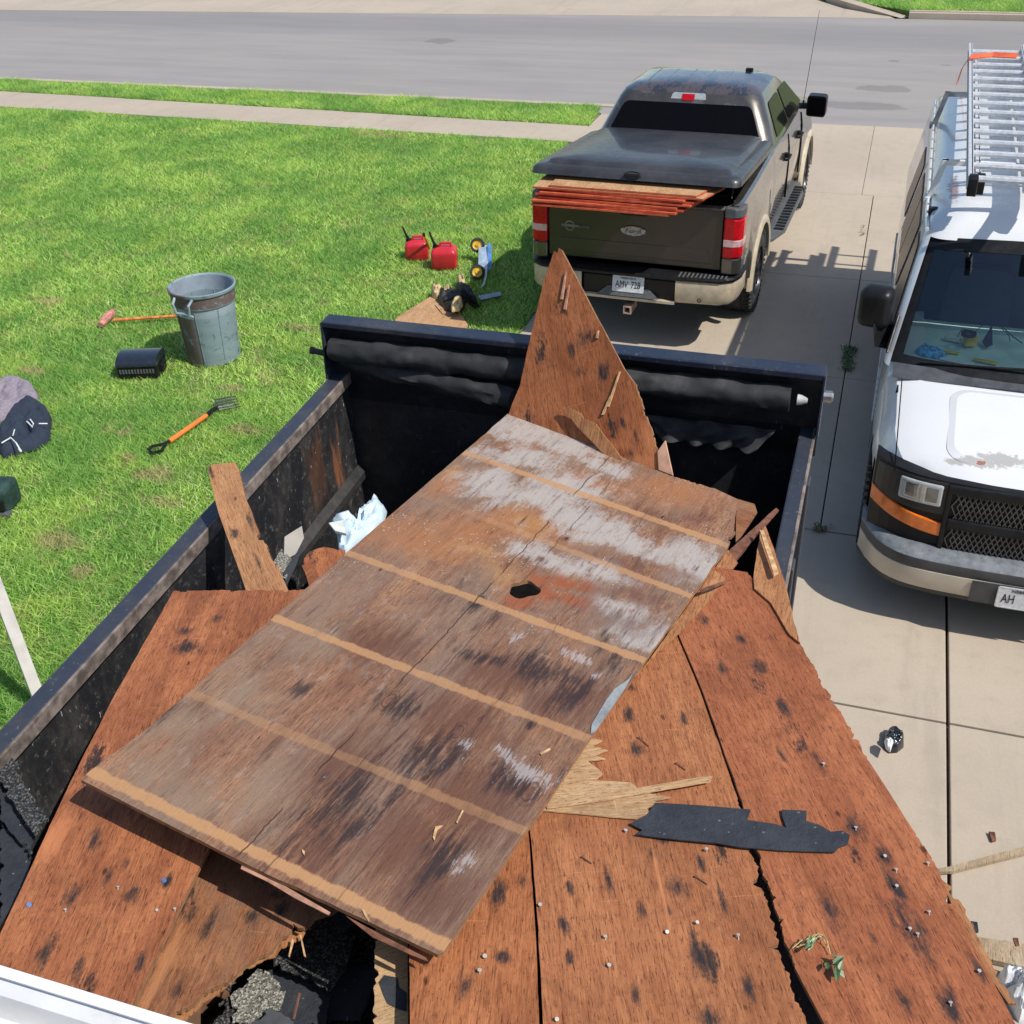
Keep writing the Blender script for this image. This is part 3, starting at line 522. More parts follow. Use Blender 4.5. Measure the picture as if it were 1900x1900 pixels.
sheet('felt_scrap', 'small black felt scrap stuck on the pale tan strip', 'roofing felt', fP2, [(713, 1809), (738, 1814), (741, 1832), (755, 1842), (754, 1876), (735, 1870), (719, 1862), (710, 1842), (703, 1822)], felt, .002, {i: .002 for i in range(9)}, emat=felt)
# the long weathered board on top
fM = Frame([(150, 1448, 2.165), (815, 1770, 2.15), (945, 765, 2.11)], [(150, 1448), (945, 765)])
def stripesM(s, c, nz):
    xyz = s.n('ShaderNodeSeparateXYZ'); s.L(s.co, xyz.inputs[0]); tot = None
    for (ax, ay, bx, by, wd, a0, a1) in ((168, 1430, 822, 1752, .018, 1, 1), (360, 1288, 968, 1540, .017, .3, .45), (512, 1147, 1095, 1372, .0175, .95, .6), (652, 1028, 1198, 1226, .0175, .75, .9), (800, 925, 1290, 1109, .016, .0, .9), (874, 844, 1344, 1010, .0175, .9, .9)):
        (x0, y0), (x1, y1) = fM.P(ax, ay), fM.P(bx, by); k = (y1-y0)/(x1-x0)
        d = s.math('ABSOLUTE', s.math('SUBTRACT', s.math('SUBTRACT', xyz.outputs[1], y0-k*x0), s.math('MULTIPLY', xyz.outputs[0], k))); d = s.math('ADD', d, s.math('MULTIPLY', s.math('SUBTRACT', nz, .5), .035))
        m = s.math('MULTIPLY', s.rng(d, wd+.004, wd-.005), s.rng(xyz.outputs[0], 0, x1, a0, a1, False)); tot = m if tot is None else s.math('MAXIMUM', tot, m)
    d2 = s.noise(s.map((1, 1, 1), loc=(5, 5, 0)), 5, 5, .7)
    return s.mix(s.math('MULTIPLY', tot, s.rng(d2, .3, .5, .45, .95)), c, (.47, .255, .12))
MASKS = {}
def washM(s, c, nz):
    P = fM.P
    iso = s.noise(s.map((1.5, 1, 1)), 7, 10, .80); gr = s.noise(s.map((26, 2.6, 1)), 1.3, 9, .74); fg = s.noise(s.map((90, 9, 1)), 1.2, 6, .75)
    mix2 = lambda a, b, t: s.math('ADD', s.math('MULTIPLY', a, 1-t), s.math('MULTIPLY', b, t))
    n_iso = mix2(iso, fg, .3); n_gr = mix2(mix2(gr, iso, .35), fg, .3)
    def bl(col, pts, am, lo=.35, hi=1.25, k=4.5, n=None, pw=1.9):
        nonlocal c; nm_ = 'weather_%d' % len(MASKS); MASKS[nm_] = ([(*P(x, y), a, b_) for x, y, a, b_ in pts], pw)
        at_ = s.n('ShaderNodeAttribute'); at_.attribute_name = nm_; m = at_.outputs['Fac']
        m = s.rng(s.math('ADD', m, s.math('MULTIPLY', s.math('SUBTRACT', n or n_iso, .5), k)), lo, hi); c = s.mix(s.math('MULTIPLY', m, am), c, col)
    # overall weathering of the near half and warm tan of the far left
    bl((.30, .22, .15), [(260, 1440, .16, .2), (360, 1500, .16, .16), (320, 1350, .14, .14), (470, 1470, .1, .2), (450, 1290, .2, .2), (600, 1200, .15, .15)], .75, n=n_gr)
    bl((.36, .15, .06), [(985, 975, .26, .12), (880, 985, .2, .12), (830, 900, .09, .14), (1250, 910, .2, .12), (780, 1000, .3, .14), (1100, 900, .2, .08)], .8, lo=.1, hi=.9)
    bl((.46, .24, .09), [(985, 970, .12, .1), (930, 1060, .1, .1), (845, 870, .05, .08), (900, 1020, .15, .06)], .75, lo=.3)
    bl((.43, .385, .35), [(975, 800, .26, .12), (1050, 830, .2, .10), (925, 905, .16, .12), (1015, 930, .22, .1), (1085, 965, .2, .09), (1150, 1000, .22, .08), (1300, 1045, .12, .12), (1120, 870, .14, .06), (1010, 1030, .16, .07), (895, 885, .09, .11), (1230, 1030, .14, .07), (1100, 1060, .14, .07), (1200, 1180, .14, .08), (1150, 1130, .12, .06), (960, 850, .2, .1), (1050, 900, .2, .1)], .92, lo=.12, hi=.8, k=5.0)
    bl((.15, .055, .04), [(1150, 1050, .22, .07), (1060, 1100, .16, .08), (1200, 950, .14, .06), (1290, 960, .12, .07), (1180, 1100, .2, .05), (1250, 1060, .15, .04)], .8, lo=.4, k=6)
    bl((.17, .115, .10), [(1160, 1150, .22, .1), (1080, 1130, .06, .08), (1190, 1170, .1, .1)], .8, n=n_gr)
    bl((.31, .085, .032), [(1000, 1100, .14, .06), (1045, 1085, .11, .06), (1060, 1120, .08, .05), (960, 1110, .08, .06), (990, 1070, .06, .05)], .9, lo=.2, hi=1.0, k=4.5)
    bl((.11, .025, .02), [(1005, 1060, .04, .035), (990, 1132, .08, .022), (940, 1050, .04, .05), (1030, 1115, .05, .02), (1010, 1040, .03, .05)], .85, lo=.4, k=5)
    bl((.12, .05, .032), [(880, 1480, .16, .2), (760, 1560, .16, .18), (640, 1430, .12, .18), (1060, 1300, .14, .12), (930, 1250, .14, .12), (700, 1200, .1, .1), (800, 1650, .14, .14), (850, 1350, .2, .14), (600, 1560, .08, .14)], .82, lo=-.1, hi=.95, k=5.5, n=n_gr)
    bl((.03, .02, .022), [(1130, 1215, .05, .14), (1180, 1225, .05, .08), (1000, 1245, .12, .08), (900, 1215, .1, .05), (800, 1400, .1, .13), (960, 1440, .14, .07), (640, 1500, .05, .2), (820, 1590, .06, .14), (740, 1310, .1, .06), (700, 1500, .03, .25), (560, 1520, .03, .2), (1060, 1290, .05, .1), (1110, 1180, .02, .1), (930, 1130, .02, .1), (470, 1580, .015, .15), (300, 1330, .03, .08), (560, 1260, .05, .05), (880, 1120, .05, .06)], .88, lo=.30, hi=1.05, k=6.5, n=n_gr)
    bl((.40, .35, .34), [(1080, 1250, .04, .03), (985, 1425, .1, .05), (1010, 1450, .05, .06), (930, 1400, .06, .03), (860, 1590, .03, .06), (960, 1180, .03, .04), (850, 1380, .04, .03), (1060, 1220, .05, .03)], .75, lo=.55, hi=.85, k=6, n=mix2(fg, iso, .4))
    # tide line around the wash
    pt = s.vor(s.map((75, 45, 0)), 1); xyz = s.n('ShaderNodeSeparateXYZ'); s.L(s.co, xyz.inputs[0])
    c = s.mix(s.math('MULTIPLY', s.math('MULTIPLY', s.rng(pt, .22, .12), s.rng(s.noise(s.map(1., loc=(8, 0, 0)), 6, 3), .52, .6)), s.rng(xyz.outputs[1], .9, 1.5, 0, .7)), c, (.55, .47, .40))
    return c
def extraM(s, c, nz):   # joints between the face veneers and knots
    xyz = s.n('ShaderNodeSeparateXYZ'); s.L(s.co, xyz.inputs[0]); nl = s.math('MULTIPLY', s.math('SUBTRACT', s.noise(s.map((1, 5, 1)), 3, 4), .5), .03)
    for px, py, am in ((455, 1575, .9), (650, 1640, .35), (1040, 1000, .6)):
        x0, y0 = fM.P(px, py); d = s.math('ABSOLUTE', s.math('ADD', s.math('SUBTRACT', xyz.outputs[0], x0), nl)); c = s.mix(s.math('MULTIPLY', s.rng(d, .004, .0005), s.math('MULTIPLY', s.rng(s.noise(s.map((1, 2, 1), loc=(x0*9, 0, 0)), 2, 3), .4, .5), am)), c, (.03, .018, .015))
    for px, py, r in ((985, 1468, .028), (848, 1358, .02), (722, 1300, .022), (1400, 1000, .01)):
        x0, y0 = fM.P(px, py); v = s.map((1/r, .55/r, 0), loc=(-x0/r, -y0*.55/r, 0)); l = s.n('ShaderNodeVectorMath', operation='LENGTH'); s.L(v, l.inputs[0]); d = s.math('ADD', l.outputs['Value'], s.math('MULTIPLY', nz, .5))
        ring = s.rng(s.math('SINE', s.math('MULTIPLY', d, 14)), -.2, .8); c = s.mix(s.math('MULTIPLY', s.rng(d, 1.7, 1.2), s.math('MULTIPLY', ring, .55)), c, (.05, .025, .02)); c = s.mix(s.rng(d, .75, .5, 0, .6), c, (.17, .075, .05))
    return c
mM = ply('weathered_plywood', (.27, .125, .072), (.075, .034, .022), (.40, .215, .12), fM.P, [(1050, 1000, .012, .02), (1235, 1250, .01, .02), (985, 1345, .012, .02)], seed=11, grey=.7, washed=washM, stripes=stripesM, extra=extraM, dens=.5)
hole = [(972+29*cos(a)*(1+.12*sin(3*a+1)), 1094+15.5*sin(a)*(1+.15*sin(4*a))) for a in np.linspace(0, 2*pi, 25)[:-1]]
LB = sheet('long_plywood_board', 'long weathered brown and whitish roof board with a round hole, on top of the pile', 'board', fM, [(150, 1447), (165, 1432), (270, 1355), (640, 1028), (868, 832), (944, 766), (985, 778), (1060, 802), (1160, 850), (1250, 884), (1330, 908), (1368, 926), (1362, 985), (1352, 1012), (1200, 1222), (1160, 1278), (1101, 1360), (1000, 1510), (965, 1557), (822, 1768), (812, 1771), (455, 1602)], mM, .013, {4: .003, 6: .005, 7: .003, 8: .005, 9: .004, 12: .006, 13: .003, 20: .003, 19: .003}, hole, seed=13)
# the weathering is stored on the board's own vertices
bm = bmesh.new(); bm.from_mesh(LB.data)
for ax, lo, hi in ((0, -.1, 1.5), (1, -.1, 2.7)):
    v_ = lo
    while v_ < hi:
        no = Vector((0, 0, 0)); no[ax] = 1; co_ = Vector((0, 0, 0)); co_[ax] = v_; bmesh.ops.bisect_plane(bm, geom=bm.verts[:]+bm.edges[:]+bm.faces[:], plane_co=co_, plane_no=no, dist=1e-6); v_ += .024
bm.to_mesh(LB.data); bm.free()
vc_ = np.empty(len(LB.data.vertices)*3, dtype=np.float32); LB.data.vertices.foreach_get('co', vc_); vc_ = vc_.reshape(-1, 3)
wp = np.array([[noise.noise(Vector((x*5, y*4, 1))), noise.noise(Vector((x*5, y*4, 7)))] for x, y, z in vc_])*.05
for nm_, (pts, pw) in MASKS.items():
    d = np.full(len(vc_), 9.)
    for x, y, a_, b_ in pts: d = np.minimum(d, np.hypot((vc_[:, 0]+wp[:, 0]-x)/a_, (vc_[:, 1]+wp[:, 1]-y)/b_))
    t = np.clip((d-pw)/(-.2-pw), 0, 1); at_ = LB.data.attributes.new(nm_, 'FLOAT', 'POINT'); at_.data.foreach_set('value', (t*t*(3-2*t)).astype(np.float32))
# thin delaminated layer and splinters at the near lower edge of the long board
def onM(px, py, dz=0): return fM.hit(px, py)+fM.n*dz
def sliver(label, pts, dz, mat, th=.003, fr=fM, name='splinter', group='splinters on the boards'):
    ps = [fr.hit(*p)+fr.n*dz for p in pts]; b = MB(); b.prism(ps, fr.n*-th); o = b.build(name, mat); tag(o, label, 'splinter', group); return o
woodpale = plain('splinter_wood', (.55, .34, .17), .8, var=.35, scale=40, bump=.002); wooddk = plain('dark_splinter', (.17, .07, .04), .8, var=.4, scale=30, bump=.002); woodpink = plain('pink_splinter', (.42, .22, .15), .8, var=.3, scale=30)
sliver('thin pinkish strip peeling off under the near edge of the long board', [(447, 1598), (500, 1620), (560, 1655), (612, 1685), (608, 1690), (545, 1658), (495, 1628), (445, 1604)], -.016, woodpink)
sliver('dark strip peeling off under the near right corner of the long board', [(640, 1690), (700, 1722), (790, 1768), (795, 1776), (760, 1762), (690, 1730)], -.018, wooddk)
sliver('pale splinter on the near edge of the long board', [(671, 1688), (676, 1690), (686, 1708), (684, 1712), (678, 1703)], .004, woodpale)
sliver('grey strip of old paint along the right edge of the long board', [(1166, 1262), (1176, 1248), (1160, 1278), (1104, 1360), (1096, 1362), (1098, 1345), (1125, 1300), (1140, 1280)], .004, plain('old_grey_paint', (.25, .265, .27), .6, var=.25, scale=25))
for lb_, pts in (('bent pale splinter on the long board near its lower right corner', [(803, 1556), (808, 1536), (822, 1534), (812, 1542), (806, 1562)]), ('straight pale splinter just above the bent one on the long board', [(846, 1528), (858, 1505), (860, 1507), (849, 1530)]), ('tiny pale splinter near the near edge of the long board', [(560, 1578), (566, 1582), (565, 1590), (562, 1585)]), ('tiny pale splinter on the long board close to its right edge', [(1002, 1400), (1020, 1390), (1021, 1393), (1004, 1403)])):
    sliver(lb_, pts, .006, woodpale, .003)
sliver('orange layer split from the right side of the long board', [(1352, 1012), (1370, 1036), (1352, 1058), (1304, 1120), (1262, 1165), (1232, 1192), (1196, 1228)], -.02, mPaleO, .004, group=None, name='torn_ply')
sliver('thin pink splinter lying across the red board right of the long board', [(1286, 1115), (1300, 1117), (1340, 1121), (1378, 1112), (1340, 1126), (1303, 1123)], -.03, woodpink, .003, name='splinter')
sliver('grey splinter standing off the right edge of the long board', [(1298, 1098), (1325, 1088), (1358, 1078), (1330, 1092), (1300, 1103)], .01, wooddk, .003)
# torn pale pieces and felt on the right boards
fT = Frame([(1480, 1180, 2.098), (1880, 1880, 2.093), (1300, 1300, 2.093)], [(1010, 1500), (1245, 1480)])
mTan = ply('tan_torn_ply', (.46, .27, .13), (.24, .12, .06), (.6, .4, .22), fT.P, seed=12, dens=.85)
sheet('torn_ply', 'pale torn ply fan beside the black felt, spreading from under the long board', 'board', fT, [(998, 1503), (1050, 1440), (1095, 1368), (1118, 1374), (1098, 1384), (1128, 1392), (1104, 1401), (1124, 1408), (1090, 1412), (1112, 1428), (1118, 1436), (1105, 1446), (1070, 1447), (1130, 1449), (1170, 1452), (1195, 1470), (1245, 1479), (1212, 1486), (1228, 1490), (1200, 1498), (1205, 1508), (1180, 1519), (1100, 1512)], mTan, .004, {i: .003 for i in range(2, 21)}, seed=15, emat=woodpale)
fT2 = Frame([(1480, 1180, 2.106), (1880, 1880, 2.1), (1300, 1300, 2.1)], [(1010, 1495), (1320, 1445)])
sheet('torn_ply', 'narrow pale strip of veneer pointing right above the black felt', 'board', fT2, [(1012, 1490), (1160, 1466), (1300, 1441), (1322, 1440), (1318, 1450), (1200, 1471), (1090, 1490), (1015, 1500)], mTan, .003, {}, emat=woodpale)
fF = Frame([(1480, 1180, 2.1), (1880, 1880, 2.095), (1300, 1300, 2.095)], [(1010, 1500), (1245, 1480)])
sheet('felt_strip', 'long torn strip of black roofing felt lying across the red boards', 'roofing felt', fF, [(1168, 1528), (1200, 1512), (1216, 1489), (1300, 1494), (1393, 1502), (1386, 1521), (1440, 1529), (1459, 1536), (1452, 1515), (1450, 1502), (1497, 1504), (1496, 1523), (1520, 1530), (1542, 1543), (1562, 1541), (1577, 1549), (1573, 1566), (1556, 1572), (1548, 1581), (1450, 1578), (1370, 1571), (1330, 1564), (1215, 1553), (1180, 1548), (1192, 1540)], felt, .004, {i: .003 for i in list(range(4, 18))+[23, 0]}, seed=17, emat=felt)
# upright triangular board
apex = (1037, 460, 2.79)
fU = Frame([(945, 765, 2.12), (1246, 882, 2.10), apex], [(1120, 850), (1060, 520)])
mU = ply('upright_plywood', (.37, .115, .04), RDK, (.48, .18, .07), fU.P, [(1090, 625, .05, .04), (1060, 650, .02, .03), (1120, 690, .03, .03), (1155, 785, .012, .02), (1075, 690, .03, .02), (1180, 810, .01, .03), (1050, 580, .02, .02), (1170, 845, .012, .02)], [(1190, 860, .10, .05), (1130, 830, .08, .03), (1205, 820, .04, .08)], seed=14)
sheet('plywood_board', 'pointed triangular board standing upright at the front of the trailer', 'board', fU, [(1036, 460), (1042, 464), (1092, 560), (1128, 628), (1158, 685), (1178, 712), (1200, 775), (1224, 842), (1247, 882), (1240, 905), (950, 800), (944, 768), (950, 750), (965, 715), (978, 652), (990, 600), (1010, 518), (1028, 466), (1035, 470)], mU, .012, {5: .0035, 6: .0035, 7: .0035}, seed=19, group=gB)
def onU(p, dz): return fU.hit(*p)+fU.n*dz
b = MB(); b.prism([onU(p, .03) for p in ((1050, 757), (1062, 758), (1084, 768), (1088, 777), (1112, 788), (1124, 806), (1150, 838), (1172, 872), (1150, 866), (1128, 846), (1106, 822), (1078, 794))], fU.n*-.008); tag(b.build('torn_ply', mPaleO), 'orange wedge of split ply in front of the upright triangle', 'board')
b = MB(); b.prism([onU(p, .01) for p in ((1236, 818), (1250, 882), (1224, 872), (1222, 838))], fU.n*-.008); tag(b.build('torn_ply', plain('pink_ply', (.56, .33, .22), .8)), 'small pinkish wedge at the foot of the upright triangle', 'board')
sn = fU.n if fU.n.dot(fw) < 0 else -fU.n
for p0, p1, lb_ in (((1042, 556), (1052, 505), 'long pinkish splinter high on the upright triangular board'), ((1048, 575), (1058, 530), 'shorter pinkish splinter below the long one on the upright board'), ((1107, 628), (1112, 614), 'small pale chip at the right edge of the upright triangular board'), ((1118, 770), (1135, 735), 'lower pale splinter on the upright board above the wedge'), ((1128, 755), (1152, 690), 'pale splinter raised beside a crack in the upright board')):
    ps = [fU.hit(p0[0], p0[1]), fU.hit(p1[0]-1, p1[1]), fU.hit(p1[0]+1, p1[1]), fU.hit(p0[0]+4, p0[1])]
    b = MB(); b.prism([p+sn*.012 for p in ps], sn*-.008); tag(b.build('splinter', woodpale if p0[0] > 1100 else woodpink), lb_, 'splinter', 'splinters on the upright board')
# leaning plank on the left wall
fK = Frame([(462, 1092, 1.93), (533, 1090, 1.93), (410, 862, 2.22)], [(498, 1090), (412, 862)])
mK = ply('fir_plank', (.42, .20, .09), (.2, .08, .04), (.5, .26, .12), fK.P, [(437, 925, .008, .01), (435, 990, .02, .02), (475, 1035, .012, .05), (465, 970, .01, .03), (393, 880, .01, .03)], seed=16, dens=.9)
sheet('wood_plank', 'brown plank leaning over the left rail of the trailer', 'plank', fK, [(385, 868), (396, 861), (436, 858), (442, 868), (456, 925), (480, 985), (500, 1030), (520, 1062), (536, 1098), (462, 1110), (430, 1020), (405, 950), (396, 915)], mK, .03, {3: .001, 4: .003, 5: .005, 6: .005, 7: .003}, seed=21)
# things seen between plank and long board
def scrap(name, label, cat, pts, z, mat, th=.006, jag=.002, tilt=None, emat=None):
    fr = Frame([(pts[0][0], pts[0][1], z), (pts[1][0], pts[1][1], z+(tilt or 0)), (pts[-1][0], pts[-1][1], z-(tilt or 0)*.3)], [pts[0], pts[1]])
    return sheet(name, label, cat, fr, pts, mat, th, {i: jag for i in range(len(pts))}, emat=emat or mat)
greybd = plain('grey_board', (.36, .335, .30), .8, var=.1)
scrap('board_scrap', 'pale grey board scrap standing between the plank and the cloth', 'board', [(527, 1030), (528, 996), (560, 976), (564, 998), (549, 1028), (536, 1035)], 1.72, greybd, .012, .001, .05)
scrap('shingle_scrap', 'grey shingle scrap beside the leaning plank', 'shingle', [(506, 1045), (522, 1018), (545, 1040), (530, 1075), (518, 1065)], 1.72, gran, .006, .003)
scrap('felt_scrap', 'bent black felt scrap under the grey board scrap', 'roofing felt', [(524, 1088), (526, 1062), (548, 1028), (562, 1012), (545, 1060), (530, 1090)], 1.70, felt, .003, .002, .03)
scrap('board_scrap', 'short red wood offcuts beside the white cloth in the trailer', 'board', [(572, 1090), (564, 1036), (577, 1022), (600, 1015), (640, 1020), (640, 1075)], 1.84, mA, .012, .004)
scrap('board_scrap', 'second short red offcut leaning on the first beside the cloth', 'board', [(560, 1050), (580, 1035), (598, 1090), (580, 1100)], 1.86, mA, .012, .003)
# splinters in the right corner
for lab, pts, z, m in (('tan splintered board piece standing inside the right rail', [(1398, 1070), (1410, 988), (1420, 975), (1437, 1020), (1458, 1085), (1484, 1192), (1466, 1178), (1430, 1118), (1400, 1092)], 2.1, mPaleO),
                       ('narrow pale splinter in the right corner', [(1409, 982), (1417, 985), (1445, 1062), (1436, 1066)], 2.13, woodpale),
                       ('dark brown splinter in the right corner', [(1352, 1022), (1440, 942), (1445, 946), (1362, 1040)], 2.08, wooddk),
                       ('second dark brown splinter in the right corner', [(1348, 1040), (1420, 960), (1425, 966), (1356, 1052)], 2.06, wooddk),
                       ('dark board under the far right corner of the long board', [(1366, 925), (1400, 935), (1405, 950), (1365, 1010)], 1.98, mB)):
    scrap('splintered_wood', lab, 'splinter', pts, z, m, .008, .0012 if len(pts) < 5 else .003)
for lab, pts, z, m in (('grey granule shingle in the dark hole', [(430, 1845), (478, 1797), (500, 1805), (530, 1838), (522, 1872), (500, 1868), (470, 1900), (430, 1898)], 1.78, gran),
                       ('black shingle lying in the dark hole', [(512, 1760), (560, 1712), (598, 1695), (660, 1738), (640, 1800), (612, 1838), (560, 1812), (508, 1792)], 1.72, grandk),
                       ('torn felt in the dark hole', [(490, 1800), (520, 1796), (612, 1838), (605, 1900), (520, 1912), (470, 1900)], 1.66, felt),
                       ('grey crumpled felt at the near edge of the dark hole', [(460, 1905), (500, 1868), (520, 1878), (545, 1900), (560, 1920), (470, 1925)], 1.8, plain('grey_felt', (.07, .075, .085), .6)),
                       ('small black shingle at the left of the hole', [(395, 1900), (425, 1850), (440, 1850), (436, 1905)], 1.76, grandk)):
    scrap('shingle_scrap', lab, 'shingle', pts, z, m, .006, .005)
for lb_, pts in (('left of two thin splinters hanging from the jagged board over the hole', [(542, 1742), (546, 1744), (537, 1776), (535, 1774)]), ('right of two thin splinters hanging from the jagged board over the hole', [(556, 1735), (559, 1735), (568, 1776), (564, 1774)])):
    sliver(lb_, pts, .0, woodpale, .003, fB)
b = MB(); b.tube([at(556, 1842, 1.85), at(545, 1890, 1.8)], .004, 6); tag(b.build('rusty_nail', plain('rust', (.16, .08, .05), .8)), 'large rusty nail in the dark hole', 'nail')
# left near corner: shingles on the trailer wall
for lab, pts, z, m in (('black granule shingle draped near the left wall', [(2, 1410), (20, 1402), (38, 1422), (30, 1432), (90, 1520), (65, 1550), (30, 1500), (0, 1450)], 1.9, grandk), ('black felt flap under the shingle at the left wall', [(0, 1452), (65, 1550), (60, 1590), (0, 1520)], 1.86, felt), ('flat black felt sheet left of the red board', [(0, 1520), (58, 1590), (48, 1650), (0, 1720)], 1.83, felt)):
    scrap('shingle_scrap', lab, 'shingle', pts, z, m, .006, .004)
# crumpled cloths: star-shaped outline on a height, raised and creased
def crumple(name, label, cat, pts, z, h, mat, seed=0, nr=14, ns=72, fold=.5, parent=None, sharp=2.2):
    ps = [at(x, y, z) for x, y in pts]; c = sum(ps, Vector())/len(ps); out = []
    per = [0]
    for i in range(len(ps)): per.append(per[-1]+(ps[(i+1) % len(ps)]-ps[i]).length)
    for k in range(ns):
        t = k/ns*per[-1]; i = max(j for j in range(len(ps)) if per[j] <= t); f = (t-per[i])/max(1e-6, per[i+1]-per[i]); out.append(ps[i].lerp(ps[(i+1) % len(ps)], f))
    rows = []
    R0 = sum((p-c).length for p in out)/ns
    for i in range(nr+1):
        r = 1-i/nr*.985; row = []
        for k in range(ns):
            p = c+(out[k]-c)*r; q = Vector((p.x/R0*1.6, p.y/R0*1.6, seed)); nz = 1-abs(noise.noise(q))*sharp; n2 = 1-abs(noise.noise(q*2.3+Vector((3, 1, 0))))*sharp
            e = (1-r**4)**.5 if r < 1 else 0
            wv = noise.noise(q*.6+Vector((9, 2, 0)))*3.2; n3 = abs(math.sin(q.x*1.3*math.cos(seed)+q.y*1.3*math.sin(seed)+wv*2))**.6
            p = p.copy(); p.z = z+h*e*(1-fold+fold*(.45*nz+.25*n2+.42*n3)); row.append(p)
        rows.append(row)
    rows = [[Vector((p.x, p.y, z-.01)) for p in rows[0]]]+rows
    b = MB(); b.grid(rows, cu=True); n = len(b.v); b.v.append(tuple(sum(rows[-1], Vector())/ns)); k0 = n-ns
    for k in range(ns): b.f.append((k0+k, k0+(k+1) % ns, n)); b.mi.append(0)
    o = b.build(name, mat, parent, smooth=60)
    if label: tag(o, label, cat)
    return o
bluew = plain('pale_blue_cloth', (.55, .68, .78), .6, var=.08, scale=8, bump=.003)
crumple('crumpled_cloth', 'crumpled pale blue and white cloth inside the trailer by the left wall', 'cloth', [(612, 970), (640, 965), (645, 985), (672, 978), (680, 945), (700, 925), (718, 948), (712, 970), (690, 995), (640, 1025), (628, 1018), (625, 990)], 1.78, .07, bluew, 3, fold=.9)
b = MB(); P_ = [at(x, y, 1.86) for x, y in ((610, 970), (638, 965), (642, 990), (622, 985))]; b.prism(P_, (0, 0, -.012)); tag(b.build('foam_piece', plain('foam', (.62, .66, .6), .8)), 'small pale foam piece beside the crumpled blue cloth', 'foam')
# greens on the boards
leafm = plain('green_leaf', (.07, .14, .05), .5, var=.5, scale=30); leafl = plain('pale_leaf', (.42, .5, .3), .5, var=.3)
def leaves(label, px, py, n, r, seed):
    rs = random.Random(seed); b = MB(); c = fC.hit(px, py)
    for k in range(n):
        a = rs.uniform(0, 6.3); M = Matrix.Translation(c+Vector((rs.gauss(0, r*.5), rs.gauss(0, r*.5), .012+rs.random()*.02))) @ Matrix.Rotation(a, 4, 'Z') @ Matrix.Rotation(rs.uniform(-.8, .8), 4, 'X')
        l = r*rs.uniform(.7, 1.2); w_ = l*.42; vs = [(0, -l, 0), (w_, -l*.2, l*.2), (w_*.7, l*.5, l*.15), (0, l, 0), (-w_*.7, l*.5, l*.15), (-w_, -l*.2, l*.2), (0, 0, 0)]
        b.add([M @ Vector(v) for v in vs], [(0, 1, 6), (1, 2, 6), (2, 3, 6), (3, 4, 6), (4, 5, 6), (5, 0, 6)], rs.choice([0, 0, 1]))
    tag(b.build('leaf_sprig', [leafm, leafl]), label, 'leaf')
leaves('green curled leaf on the right board', 1550, 1802, 7, .019, 1)
leaves('withered sprig across the open crack', 1502, 1758, 6, .015, 2)
b = MB()
for k in range(9):
    p = fC.hit(1470+k*7, 1765-k*3.5+rs.uniform(-4, 4)); q = fC.hit(1500+k*5, 1740+rs.uniform(-6, 40)); b.tube([p+fC.n*.01, p.lerp(q, .5)+fC.n*.02, q+fC.n*.006], .0013, 4)
tag(b.build('dry_stems', plain('dry_straw', (.5, .42, .18), .8)), 'dry yellow stems lying across the crack', 'grass')
# nails
nm = plain('nail_steel', (.56, .54, .50), .4, .15); nmr = plain('nail_rusty', (.16, .09, .06), .6)
nail_me = None
def nail(px, py, fr, i, tall):
    global nail_me
    if nail_me is None:
        b = MB(); b.lathe([(.0005, .010), (.0045, .010), (.0048, .0085), (.0018, .008), (.0016, -.01)], 10); o = b.build('nail', [nm], smooth=40); nail_me = o.data
    else: o = bpy.data.objects.new('nail', nail_me); link(o)
    o.matrix_world = Matrix.Translation(fr.hit(px, py)) @ (fr.mw.to_3x3().to_4x4()) @ Matrix.Rotation(random.uniform(-.5, .5), 4, 'X') @ Matrix.Scale(tall, 4)
    tag(o, 'bright nail head standing out of the '+{id(fC): 'overhanging right board', id(fC2): 'middle board at the near end', id(fA): 'left red board', id(fC3): 'narrow board left of the crack'}[id(fr)], 'nail', 'nail heads in the '+{id(fC): 'overhanging right board', id(fC2): 'middle board', id(fA): 'left board', id(fC3): 'narrow board'}[id(fr)])
for px, py in [(1528, 1421), (1588, 1540), (1641, 1591), (1663, 1618), (1663, 1647), (1688, 1727), (1703, 1738), (1816, 1805), (1764, 1866), (1521, 1744), (1724, 1697), (1370, 1740), (1311, 1579), (1293, 1713), (1722, 1606)]: nail(px, py, fC, 0, 1.0)
for px, py in [(1123, 1743), (1130, 1794), (1033, 1892), (1002, 1682), (1161, 1545), (1237, 1730)]: nail(px, py, fC2, 0, 1.1)
for px, py in [(219, 1650), (293, 1690), (325, 1690), (122, 1692), (158, 1459)]: nail(px, py, fA, 0, .9)
for px, py in [(890, 1806), (900, 1776)]: nail(px, py, fC3, 0, 1.2)
for k, (x0, y0, x1, y1) in enumerate([(1185, 1370, 1204, 1386), (1255, 1418, 1272, 1430), (1290, 1628, 1312, 1642), (1435, 1640, 1457, 1648), (1080, 1592, 1098, 1604)]):
    b = MB(); b.tube([fC2.hit(x0, y0)+fC2.n*.006, fC2.hit(x1, y1)+fC2.n*.004], .0017, 6); b.tube([fC2.hit(x0, y0)+fC2.n*.006, fC2.hit(x0+1, y0+1)+fC2.n*.006], .004, 8); tag(b.build('nail', nmr), 'rusty nail lying flat on the reddish boards', 'nail', 'bent nails lying on the roof boards')
for px, py in ((304, 1634), (54, 1679)):
    b = MB(); p = fA.hit(px, py); b.lathe([(.0, .004), (.006, .004), (.008, .001), (.008, 0)], 14, mat=Matrix.Translation(p)); tag(b.build('cap_nail', plain('blue_cap', (.12, .2, .45), .4), smooth=40), 'blue round cap nail on the left red board', 'nail', 'blue cap nails')

